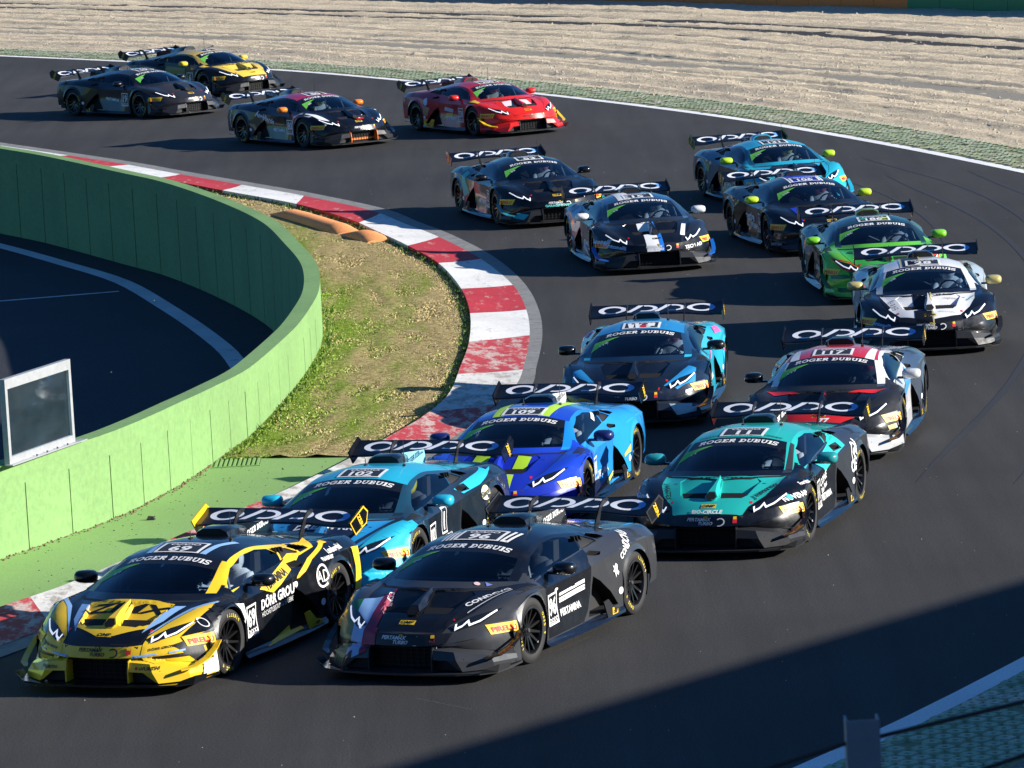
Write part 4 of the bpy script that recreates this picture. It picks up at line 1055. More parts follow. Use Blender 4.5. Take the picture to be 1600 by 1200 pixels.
def shape_slab(text, shear=0.0):
    out = []; x = 0; lay = 0
    for ch in text:
        g, w = slab_glyph(ch)
        for k, polys in enumerate(g):
            for p in polys: out.append(([(a + x + shear * b, b) for a, b in p], k))
        x += w
    return [([(a - x / 2, b - .5) for a, b in p], k) for p, k in out], x
def shape_oppo(wide=1.0):
    """o p p o as broad rings and slanted stems, centred, total height about 1"""
    o = []; W = wide
    add = lambda polys, k: o.extend([(p, k) for p in polys])
    add(ring(-3.42 * W, 0, 1.10 * W, .46, .42 * W, .14), 0)
    for cx in (-.95, 1.18):
        add([[((cx - 1.42) * W, -.5), ((cx - 1.00) * W, -.5), ((cx - .10) * W, .46), ((cx - .52) * W, .46)]], 0)
        add(ring((cx + .04) * W, 0.0, .98 * W, .46, .34 * W, .14, 98, -112, 18), 1)
    add(ring(3.42 * W, 0, 1.10 * W, .46, .42 * W, .14), 0)
    return o, 9.0 * W
FONTC = {}
def shape_font(text, bold=0.02, shear=0.0):
    key = (text, bold, shear)
    if key in FONTC: return FONTC[key]
    cu = bpy.data.curves.new('t', 'FONT'); cu.body = text; cu.size = 1; cu.offset = bold; cu.shear = shear; cu.resolution_u = 2; cu.fill_mode = 'FRONT'
    ob = bpy.data.objects.new('t', cu); C.objects.link(ob)
    dg = bpy.context.evaluated_depsgraph_get(); me = bpy.data.meshes.new_from_object(ob.evaluated_get(dg))
    vs = [(v.co.x / .72, v.co.y / .72) for v in me.vertices]; fs = [tuple(p.vertices) for p in me.polygons]
    bpy.data.objects.remove(ob); bpy.data.curves.remove(cu); bpy.data.meshes.remove(me)
    if not vs: FONTC[key] = ([], 1); return FONTC[key]
    x0 = min(v[0] for v in vs); x1 = max(v[0] for v in vs)
    vs = [(v[0] - (x0 + x1) / 2, v[1] - .5) for v in vs]
    FONTC[key] = ([([vs[i] for i in f], 0) for f in fs], x1 - x0)
    return FONTC[key]
DIRS = {'top': Vector((0, 0, -1)), 'left': Vector((0, -1, 0)), 'right': Vector((0, 1, 0)), 'front': Vector((-1, 0, 0))}
def to3(proj, p):
    if proj == 'top': return Vector((p[0], p[1], 2.0))
    if proj == 'left': return Vector((p[0], 2.0, p[1]))
    if proj == 'right': return Vector((p[0], -2.0, p[1]))
    return Vector((4.0, p[0], p[1]))
def wrap(name, polys, proj, lift=0.003, grid=0.034):
    """polys: list of (2-D polygon in plane coordinates, layer)"""
    bm = bmesh.new(); lay = bm.verts.layers.int.new('k'); cache = {}
    for p, k in polys:
        vs = []
        for a, b in p:
            key = (round(a, 6), round(b, 6), k)
            if key not in cache: v = bm.verts.new((a, b, 0)); v[lay] = k; cache[key] = v
            if not vs or cache[key] is not vs[-1]: vs.append(cache[key])
        if len(set(vs)) < 3: continue
        try: bm.faces.new(vs)
        except ValueError: pass
    if not bm.verts: bm.free(); return None
    for ax in (0, 1):
        lo = min(v.co[ax] for v in bm.verts); hi = max(v.co[ax] for v in bm.verts)
        q = math.ceil(lo / grid) * grid + .0007
        while q < hi:
            co = Vector((0, 0, 0)); co[ax] = q; no = Vector((0, 0, 0)); no[ax] = 1
            r = bmesh.ops.bisect_plane(bm, geom=bm.verts[:] + bm.edges[:] + bm.faces[:], dist=1e-6, plane_co=co, plane_no=no)
            q += grid
    d = DIRS[proj]; dead = []
    bm.verts.ensure_lookup_table()
    lays = {v: v[lay] for v in bm.verts}
    for v in bm.verts:
        if not v.link_faces: dead.append(v); continue
        k = max(lays[w] for f in v.link_faces for w in f.verts)
        h, n, i, t = BV.ray_cast(to3(proj, v.co), d, 7)
        if h is None or abs(n.dot(d)) < 0.14: dead.append(v); continue
        if n.dot(d) > 0: n = -n
        v.co = h + n * (lift + k * .0003)
    bmesh.ops.delete(bm, geom=dead, context='VERTS')
    bad = [f for f in bm.faces if max((a.co - b_.co).length for a in f.verts for b_ in f.verts) > grid * 5]
    bmesh.ops.delete(bm, geom=bad, context='FACES')
    if not bm.faces: bm.free(); return None
    for it_ in range(2):
        long_ = [e for e in bm.edges if e.calc_length() > grid * .95 + .004]
        if not long_: break
        bmesh.ops.triangulate(bm, faces=[f for f in bm.faces if len(f.verts) > 3])
        long_ = [e for e in bm.edges if e.calc_length() > grid * .95 + .004]
        old = set(bm.verts)
        bmesh.ops.subdivide_edges(bm, edges=long_, cuts=1, use_grid_fill=False)
        for v in bm.verts:
            if v in old: continue
            k = max([lays.get(w, 0) for f in v.link_faces for w in f.verts] or [0]); lays[v] = k
            h, n, i, t = BV.find_nearest(v.co)
            if h is None: continue
            if n.dot(d) > 0: n = -n
            if n.dot(d) > -.02: n = (v.co - h).normalized() if (v.co - h).length > 1e-4 else n
            if (h - v.co).length < .03: v.co = h + n * (lift + k * .0003)
    me = bpy.data.meshes.new(name); bm.to_mesh(me); bm.free(); smooth_mesh(me, 40)
    return me
DC = {}
def islands(polys):
    out = []; prev = None
    for p, k in polys:
        s = {(round(a, 5), round(b_, 5)) for a, b_ in p}
        if prev and s & prev: out[-1].append((p, k)); prev |= s
        else: out.append([(p, k)]); prev = set(s)
    return out
def place_text(shape, proj, cx, cy, h, ang=0, wf=1.0):
    polys, w = shape; co, si = math.cos(math.radians(ang)), math.sin(math.radians(ang)); out = []
    for p, k in polys:
        q = []
        for a, b in p:
            a *= h * wf; b *= h; a, b = a * co - b * si, a * si + b * co
            q.append((cx - b, cy + a) if proj == 'top' else ((cx - a, cy + b) if proj == 'left' else (cx + a, cy + b)))
        if proj in ('left',): q = q[::-1]
        out.append((q, k))
    return out

def col(c): return c
BK = (.0035, .0045, .0075); DG = (.020, .021, .024); WH = (.80, .80, .80); YE = (.80, .52, .02); OR = (.85, .20, .02)
CY = (.02, .42, .62); LB = (.02, .26, .58); TE = (.02, .45, .40); RD = (.62, .015, .02); RB = (.01, .05, .50); LI = (.45, .72, .03); GR = (.06, .50, .05); GD = (.01, .12, .03)
PINK = (.65, .12, .35); SI = (.45, .46, .47); GOLD = (.50, .42, .16); WB = (.25, .45, .75); NV = (.008, .02, .06); MA = (.25, .01, .05)
LENS = (.010, .012, .016); LAMPC = (.90, .93, 1.0)
def ink(c):
    if c == LAMPC: return plain('running_light', c, .3, emit=.35)
    if c == LENS: return plain('lamp_lens', c, .08, coat=1)
    return plain('vinyl_print', c, 0.45, coat=0.1, var=0.06)
GREEN_ST = (.16, .60, .07)

def poly_items(items, parent, lift0=0.0036):
    """items: ('P', proj, colour, [polygons]) or ('T', proj, colour, text, cx, cy, h, ang, wf, style)"""
    for n_, it in enumerate(items):
        projs = {'side': ('left', 'right'), 'both': ('top',)}.get(it[1], (it[1],))
        for proj in projs:
            lay = it[-1] if isinstance(it[-1], dict) else {}
            lf = lift0 + (lay.get('z', 0) * .0024 if lay else 0) + {'top': 0, 'front': .0011, 'left': .0018, 'right': .0018}[proj]
            key = repr((it, proj, lf))
            if key not in DC:
                if it[0] == 'P':
                    polys = []
                    for p in it[3]:
                        polys.append((p, 0))
                        if it[1] == 'both': polys.append(([(a, -b) for a, b in p], 0))
                    nm = it[4] if len(it) > 4 and isinstance(it[4], str) else 'colour_stripe'
                    DC[key] = [wrap(nm, g, proj, lf) for g in islands(polys)]
                else:
                    _, _, c, text, cx, cy, h, ang, wf, style = it[:10]
                    a_ = -ang if (proj == 'right' and it[1] == 'side') else ang
                    if style == 'slab': sh = shape_slab(text, .15)
                    elif style == 'oppo': sh = shape_oppo(wf); wf = 1.0
                    elif style == 'i': sh = shape_font(text, .03, .3)
                    elif style == 'thin': sh = shape_font(text, .0)
                    elif style == 'ring': sh = (([(p, 0) for p in ring(0, 0, .5, .5, .09, .09)]), 1)
                    elif style == 'disc': sh = ([(ell(0, 0, .5, .5)[:-1], 0)], 1)
                    elif style == 'box': sh = ([(p, k) for k, p in enumerate(stroke([(-.5, -.5), (.5, -.5), (.5, .5), (-.5, .5)], .07, True))], 1)
                    elif style == 'n': sh = shape_font(text, .01)
                    else: sh = shape_font(text, .03)
                    DC[key] = [wrap('lettering' if style not in ('ring', 'disc', 'box') else 'badge', place_text(sh, proj, cx, cy, h, a_, wf), proj, lf + .0012, .045)]
            for me in DC[key]:
                if me is not None: link(me.name.split('.')[0], me, ink(it[2]), parent)
T = lambda pr, c, tx, x, y, h, a=0, wf=1.0, st='b', **k: ('T', pr, c, tx, x, y, h, a, wf, st, k)
P = lambda pr, c, *po, **k: ('P', pr, c, list(po), 'colour_stripe', k)

DRL = stroke([(.500, .530), (.515, .492), (.565, .512), (.598, .552), (.628, .520), (.700, .548), (.800, .622)], .016)
SWOOSH = [(p, 0) for p in ring(0, 0, .5, .5, .14, .14, 140, -70, 14)] + [(q, 1) for q in stroke([(.18, -.40), (-.05, -.50), (-.30, -.48)], .12)]
COMMON = [
 T('top', WH, 'ROGER DUBUIS', .655, 0, .092, 0, .70, 'slab'),
 P('top', (.02, .02, .02), [(.495, -.24), (.185, -.24), (.185, .24), (.495, .24)]),
 T('top', WH, '', .34, 0, .305, 0, 1.57, 'box', z=1),
 P('top', GREEN_ST, [(.77, -.60), (.77, -.27), (.84, -.40), (1.02, -.64)], z=0),
 P('top', YE, [(2.215, -.085), (2.155, -.085), (2.155, .085), (2.215, .085)]),
 T('top', (.01, .01, .01), 'OMP', 2.185, 0, .038, 0, 1.35, 'b', z=1),
 P('front', (.015, .015, .015), [(-.03, .475), (.03, .475), (.026, .44), (0, .415), (-.026, .44)]),
 P('front', YE, [(-.020, .467), (.020, .467), (.017, .442), (0, .425), (-.017, .442)], z=1),
 P('front', (.01, .01, .01), [(-.008, .461), (.012, .455), (.002, .447), (.009, .436), (-.010, .440), (-.003, .450)], z=2),
 P('side', YE, [(1.99, .42), (1.70, .42), (1.70, .515), (1.99, .515)]),
 T('side', RD, 'PIRELLI', 1.845, .462, .048, 0, 1.15, 'b', z=1),
 ('P', 'front', LENS, [LIGHT_POLY, [(-a, b) for a, b in LIGHT_POLY]], 'headlight_lens', {'z': 3.4}), ('P', 'front', LAMPC, [q for q in DRL], 'running_light', {'z': 4.4}), ('P', 'front', LAMPC, [[(-a, b) for a, b in q] for q in DRL], 'running_light', {'z': 4.4}),
 P('side', YE, [(-.60, .13), (-.74, .13), (-.74, .19), (-.60, .205)]),
 T('side', (.01, .01, .01), 'OMP', -.67, .158, .036, 0, 1.0, 'b', z=1),
 T('left', YE, 'P-ZERO', -2.02, 1.0, .065, -52, 1.0, 'i'), T('right', YE, 'P-ZERO', -2.02, 1.0, .065, 52, 1.0, 'i'),
 P('top', RD, [(2.06, .44), (2.02, .44), (2.02, .47), (2.06, .47)], [(2.06, -.44), (2.02, -.44), (2.02, -.47), (2.06, -.47)]),
 P('front', RD, [(.30, .445), (.345, .445), (.345, .39), (.30, .39)]), P('front', YE, [(.305, .46), (.34, .46), (.34, .43), (.305, .43)], z=1),
 T('side', WH, '', -.90, .33, .075, 0, 1.2, 'disc'),
]
def pertamax(c): return [T('front', c, 'PERTAMAX', -.075, .425, .030, 0, 1.15, 'i'), T('front', c, 'TURBO', -.02, .388, .030, 0, 1.15, 'i'), ('S', c)]

SWM = wrap('lettering', [([(.165 + a * .10, .408 + b * .085) for a, b in p], k) for p, k in SWOOSH], 'front', .004)
OPPO_W = shape_oppo(1.0)
def wing_oppo():
    polys = []
    for p, k in OPPO_W[0]:
        polys.append(([( -2.022 - b * .24 + wing_le(a * .182) * .15, a * .182) for a, b in p], k))
    return wrap('lettering', polys, 'top', .003, .08)
WOP = wing_oppo()
WOPB = wrap('lettering', [([(-2.022 - b * .24, 3.42 * .182 + (a) * .182) for a, b in p], 0) for p in ring(0, 0, 1.10, .46, .42, .14, 48, -25, 8)], 'top', .0045, .08)

# ------------------------------------------------------------------ people
def skin_person():
    me = bpy.data.meshes.new('driver'); bm = bmesh.new(); sk = bm.verts.layers.skin.verify()
    def V(co, r, rz=None, root=False):
        v = bm.verts.new(co); v[sk].radius = (r, rz or r); v[sk].use_root = root; return v
    y = .37
    pel = V((.02, y, .44), .13, .15, True); sp = V((-.05, y, .58), .12, .14); ch = V((-.10, y, .73), .12, .155); nk = V((-.08, y, .83), .055); hd = V((-.055, y, .90), .075); ht = V((-.05, y, .96), .06)
    for a, b in ((pel, sp), (sp, ch), (ch, nk), (nk, hd), (hd, ht)): bm.edges.new((a, b))
    for s in (1, -1):
        sh = V((-.08, y + s * .17, .77), .065); el = V((.14, y + s * .22, .63), .048); wr = V((.38, y + s * .155, .71), .032); hn = V((.445, y + s * .145, .725), .036)
        for a, b in ((ch, sh), (sh, el), (el, wr), (wr, hn)): bm.edges.new((a, b))
        for k in range(4):
            f1 = V((.485, y + s * .150, .75 - k * .022), .010); f2 = V((.515, y + s * (.150 + .0), .748 - k * .022), .009); f3 = V((.515, y + s * .125, .745 - k * .022), .008)
            bm.edges.new((hn, f1)); bm.edges.new((f1, f2)); bm.edges.new((f2, f3))
        t1 = V((.465, y + s * .115, .76), .010); t2 = V((.49, y + s * .10, .77), .009); bm.edges.new((hn, t1)); bm.edges.new((t1, t2))
        hp = V((.08, y + s * .09, .43), .085); kn = V((.50, y + s * .10, .56), .060); an = V((.86, y + s * .09, .42), .042); ft = V((.97, y + s * .09, .46), .038)
        for a, b in ((pel, hp), (hp, kn), (kn, an), (an, ft)): bm.edges.new((a, b))
    bm.to_mesh(me); bm.free()
    ob = bpy.data.objects.new('driver', me); C.objects.link(ob)
    ob.modifiers.new('s', 'SKIN'); m = ob.modifiers.new('d', 'SUBSURF'); m.levels = 1; m.render_levels = 1
    dg = bpy.context.evaluated_depsgraph_get(); out = bpy.data.meshes.new_from_object(ob.evaluated_get(dg))
    bpy.data.objects.remove(ob); smooth_mesh(out, 180); out.name = 'body'
    return out
BODY = skin_person()
b = MB(); rings = []
for k in range(1, 10):
    ph = PI * k / 10; r = math.sin(ph); z = .93 + .140 * math.cos(ph) + (.01 if k < 5 else 0)
    rings.append([(-.045 + (.150 if math.cos(q) > 0 else .135) * r ** .8 * math.cos(q), .37 + .122 * r ** .8 * math.sin(q), z) for q in [2 * PI * j / 20 for j in range(20)]])
b.loft(rings[:9]); HELMET = b.mesh('helmet', 60)
b = MB(); rows = []
for z, e in ((.895, .0), (.93, .004), (.965, .0)):
    rows.append([(-.045 + (.153 + e) * math.cos(q), .37 + (.125 + e) * math.sin(q), z) for q in [math.radians(-62 + 124 * j / 10) for j in range(11)]])
v_, f_ = strip(rows); b.add(v_, f_); VISOR = b.mesh('visor', 60)
# ================================================================== the cars
M_TYRE = plain('tyre_rubber', (.012, .012, .013), .75); M_RIM = plain('black_rim', (.012, .012, .014), .3, 0.4, coat=.4)
M_DISC = plain('brake_steel', (.12, .11, .10), .4, .9); M_NUT = plain('wheel_nut_metal', (.35, .33, .30), .3, .9)
M_BLK = plain('matt_black', (.006, .006, .007), .7); M_CARB = paint((.012, .012, .014), .4, .5); M_GLASS = glass('tinted_glass', (.24, .34, .46)); M_SGLASS = glass('side_glass', (.62, .70, .76))
M_LAMP = plain('lamp_glass', (.02, .025, .03), .08, coat=1); M_TAIL = plain('tail_lamp_red', (.5, .01, .01), .2); M_CAGE = plain('cage_tube', (.32, .33, .34), .45)
M_SEAT = plain('seat_shell', (.02, .02, .022), .6); M_TUB = plain('cockpit_trim', (.012, .012, .014), .8); M_EDGE = plain('rim_edge_metal', (.30, .30, .30), .3, .9); M_YT = plain('yellow_tyre_print', (.62, .48, .03), .6)
M_ANT = plain('antenna_black', (.01, .01, .01), .5); M_SUIT = plain('race_suit', (.05, .05, .06), .8); M_VIS = plain('visor_tint', (.01, .012, .02), .08, coat=1)
def tyre_letters():
    b = MB()
    for base, text in ((35, 'PIRELLI'), (215, 'P ZERO')):
        n = len(text)
        for k, ch in enumerate(text):
            if ch == ' ': continue
            polys, w = shape_font(ch, .03); a0 = math.radians(base + (n / 2 - k) * 8.5)
            for p, _ in polys:
                vs = []
                for x, yv in p:
                    r = .272 + yv * .034; an = a0 - (x * .034) / r
                    vs.append((r * math.cos(an), .0055, r * math.sin(an)))
                b.add(vs, [tuple(range(len(vs)))])
    return b.mesh('tyre_lettering', fix=False)
TL = tyre_letters()
LINEMESH = {}
def gap_lines():
    out = []
    def seg(pts, proj, w=.008):
        return wrap('panel_gap', [(q, 0) for q in stroke(pts, w)], proj, .0012, .05)
    dp = [(.93, .745), (.90, .165)]; dr = [(-.02, .170), (-.16, .26), (-.29, .42), (-.335, .60), (-.34, .72), (-.43, .80), (-.435, .845)]
    for pr in ('left', 'right'):
        out.append(seg(dp, pr)); out.append(seg(dr, pr)); out.append(seg([(1.62, .715), (1.3, .735), (.98, .72)], pr, .006))
        out.append(seg([(1.81, .43), (1.81, .235)], pr, .006)); out.append(seg([(-1.55, .80), (-1.66, .70), (-1.68, .30)], pr, .007))
    hp = [(2.305, .12), (2.27, .40), (2.12, .44), (1.90, .585), (1.62, .675), (1.26, .70)]
    out.append(wrap('panel_gap', [(q, 0) for q in stroke([(x, y) for x, y in hp], .007)] + [(q, 0) for q in stroke([(x, -y) for x, y in hp], .007)], 'top', .0012, .05))
    out.append(wrap('panel_gap', [(q, 0) for q in stroke([(1.575, 0), (1.53, .335), (1.33, .64), (1.24, .71)], .035)] + [(q, 0) for q in stroke([(1.575, 0), (1.53, -.335), (1.33, -.64), (1.24, -.71)], .035)], 'top', .0014, .05))
    out.append(wrap('panel_gap', [(q, 0) for q in stroke([(-.88, -.58), (-.88, .58)], .008)], 'top', .0012, .06))
    for k in range(4): out.append(wrap('louvre_slot', [([(1.36 - k * .085, s * .80), (1.30 - k * .085, s * .80), (1.26 - k * .085, s * .90), (1.32 - k * .085, s * .90)], 0) for s in (1, -1)], 'top', .0016, .05))
    # engine cover slats
    for k in range(5): out.append(wrap('engine_slat', [([(-1.05 - k * .13, s * .08), (-1.09 - k * .13, s * .08), (-1.11 - k * .13, s * .48), (-1.07 - k * .13, s * .48)], 0) for s in (1, -1)], 'top', .0016, .06))
    return [m for m in out if m]
GAPS = gap_lines()
ZDEF = dict(hood=BK, roof=BK, roof_rail=BK, engine_cover=BK, front_fender=BK, front_bumper=BK, rear_fender=BK, door=BK, bumper_panel=DG, side_skirt=BK, splitter=DG, mirror=BK,
            wing=BK, endplate=BK, scoop=BK, fin=BK, duct=None, edge=BK, skirt_fin=DG, canard=BK, rough=.30)
def build_car(idx, x, y, yaw, spec, label):
    Z = dict(ZDEF); Z.update(spec.get('z', {}))
    if Z['duct'] is None: Z['duct'] = Z['hood']
    rg = Z['rough']; pm = lambda c: paint(c, rg if c != DG else .42, .9 if c != DG else .35)
    car = empty('race_car', (x, y, 0), yaw); tag(car, label, 'race car', 'race cars strung out through the bend')
    for nm in ('hood', 'roof', 'roof_rail', 'engine_cover', 'front_fender', 'front_bumper', 'rear_fender', 'door', 'bumper_panel', 'side_skirt', 'canard', 'skirt_fin'):
        for me in SM[nm]: link(nm, me, pm(Z[nm]), car)
    sp = link('splitter', SM['splitter'][0], pm(Z['splitter']), car)
    hd = link('hood_duct', SM['hood_duct'][0], pm(Z['duct']), car); hd2 = link('hood_duct', SM['hood_duct'][1], pm(Z['duct']), car)
    for me in SM['hood_duct_wall']: link('duct_wall', me, pm(Z['duct']), car)
    rd = link('duct_ridge', SM['duct_ridge'][0], pm(Z['duct']), car); link('duct_mouth', SM['duct_mouth'][0], M_BLK, rd)
    for me in SM['duct_slot']: link('duct_slot', me, M_BLK, car)
    ws = link('windshield', SM['windshield'][0], M_GLASS, car); link('sun_strip', SM['sun_strip'][0], paint((.006, .007, .010), .25), car)
    for me in SM['side_window']: link('side_window', me, M_SGLASS, car)
    for me, lo in zip(SM['quarter_window'], SM['quarter_louvre']): q = link('quarter_window', me, M_BLK, car); link('louvre', lo, M_CARB, q)
    for k in ('side_intake', 'side_intake_wall', 'pillar_intake', 'pillar_intake_wall', 'shoulder_vent', 'shoulder_vent_wall', 'quarter_wall'):
        if k in SM:
            for me in SM[k]: link(k.replace('_wall', '_lining'), me, M_BLK, car)
    for me in SM['headlight']: link('headlight', me, M_LAMP, car)
    link('grille_back', SM['grille_back'][0], M_BLK, car); link('grille', SM['grille'][0], M_CARB, car)
    for me in SM['bumper_fin']: link('bumper_fin', me, pm(Z.get('bfin', DG)), car)
    rf = link('rear_fascia', SM['rear_fascia'][0], M_CARB, car)
    for me in SM['tail_light']: link('tail_light', me, M_TAIL, car)
    link('underbody', SM['underbody'][0], M_BLK, car); tub = link('cockpit_tub', SM['cockpit_tub'][0], M_TUB, car)
    link('roll_cage', SM['roll_cage'][0], M_CAGE, car); st = link('seat', SM['seat'][0], M_SEAT, car); link('steering_wheel', SM['steering_wheel'][0], M_BLK, car)
    mc = Z['mirror'] if isinstance(Z['mirror'], list) else [Z['mirror']] * 2
    for me, ar, c in zip(SM['mirror_shell'], SM['mirror_arm'], mc): m = link('mirror', me, pm(c), car); link('mirror_arm', ar, M_CARB, m)
    wg = link('wing', SM['wing'][0], pm(Z['wing']), car)
    ec = Z['endplate'] if isinstance(Z['endplate'], list) else [Z['endplate']] * 2
    for me, eb, c in zip(SM['endplate'], SM['endplate_edge'], ec): ep = link('endplate', me, pm(c), car); link('endplate_edge', eb, pm(Z['edge']), ep)
    for me in SM['wing_stand']: link('wing_stand', me, M_CARB, car)
    sc = link('roof_scoop', SM['roof_scoop'][0], pm(Z['scoop']), car); link('scoop_mouth', SM['scoop_mouth'][0], M_BLK, sc)
    link('shark_fin', SM['shark_fin'][0], pm(Z['fin']), car); link('antenna', SM['antenna'][0], M_ANT, car); link('antenna', SM['short_antenna'][0], M_ANT, car)
    for me in GAPS: link(me.name.split('.')[0], me, M_BLK, car)
    rnd = random.Random(idx)
    for xa in (AXF, AXR):
        for sg in (1, -1):
            w = link('wheel', SM['rim'][0], M_RIM, car, (xa, sg * (.953 if xa > 0 else .972), AZ))
            base = 0 if sg > 0 else PI
            w.rotation_euler = (0, rnd.uniform(0, 6), base + (math.radians(-2.5) if xa > 0 else 0))
            w.rotation_mode = 'XYZ'
            for nm, mt in (('tyre', M_TYRE), ('brake_disc', M_DISC), ('wheel_nut', M_NUT), ('rim_edge', M_EDGE)): link(nm, SM[nm][0], mt, w)
            link('tyre_lettering', TL, M_YT, w)
    items = list(COMMON)
    num = spec.get('num', ''); pc = spec.get('pert', WH)
    items += [T('top', WH, num, .385, 0, .155, 0, 1.15 if len(num) < 3 else .95, 'b', z=1), T('top', WH, '', .245, 0, .06, 0, .62, 'oppo', z=1),
              T('top', WH, num, .90, -.47, .055, 18, 1.2, 'b', z=1),
              T('side', WH, num, .735, .475, .17 if len(num) < 3 else .15, 0, 1.0 if len(num) < 3 else .8, 'b'),
              T('side', WH, '', .735, .445, .30, 0, .92, 'box'), T('side', WH, '', .735, .335, .05, 0, .58, 'oppo')]
    items += [T('front', pc, 'PERTAMAX', -.075, .436, .036, 0, 1.05, 'i', z=1), T('front', pc, 'TURBO', -.0, .394, .034, 0, 1.05, 'i', z=1)]
    if spec.get('side_pert', True): items += [T('side', WH, 'PERTAMINA', .25, .36, .07, 0, 1.0, 'b')]
    fc = spec.get('finc', WH)
    items += [T('left', fc, 'ROGER DUBUIS', -1.40, 1.015, .062, 6, .66, 'slab'), T('right', fc, 'ROGER DUBUIS', -1.40, 1.015, .062, -6, .62, 'slab')]
    items += spec.get('d', [])
    poly_items(items, car)
    if SWM: link('lettering', SWM, ink(pc), car)
    link('lettering', WOP, ink((.75, .78, .85)), wg); link('lettering', WOPB, ink((.16, .42, .85)), wg)
    # the driver sits inside: a thing of its own
    p = empty('person', (x, y, 0), yaw); sc_, hc = spec.get('suit', (.5, .5, .5)), spec.get('helmet', (.7, .7, .7))
    tag(p, spec['driver'], 'driver', 'drivers at the wheel')
    link('body', BODY, plain('race_suit', sc_, .8), p); hl = link('helmet', HELMET, plain('helmet_shell', hc, .2, coat=1), p); link('visor', VISOR, M_VIS, hl)
    return car
CG = (.036, .038, .043)
def mir(*ps): return list(ps) + [[(a, -b) for a, b in p] for p in ps]
sidenum = lambda: []
SPECS = []
def car(key, num, pose, label, driver, z=None, d=None, **k):
    s = dict(num=num, z=z or {}, d=d or [], driver=driver, **k); SPECS.append((key, pose, s, label))

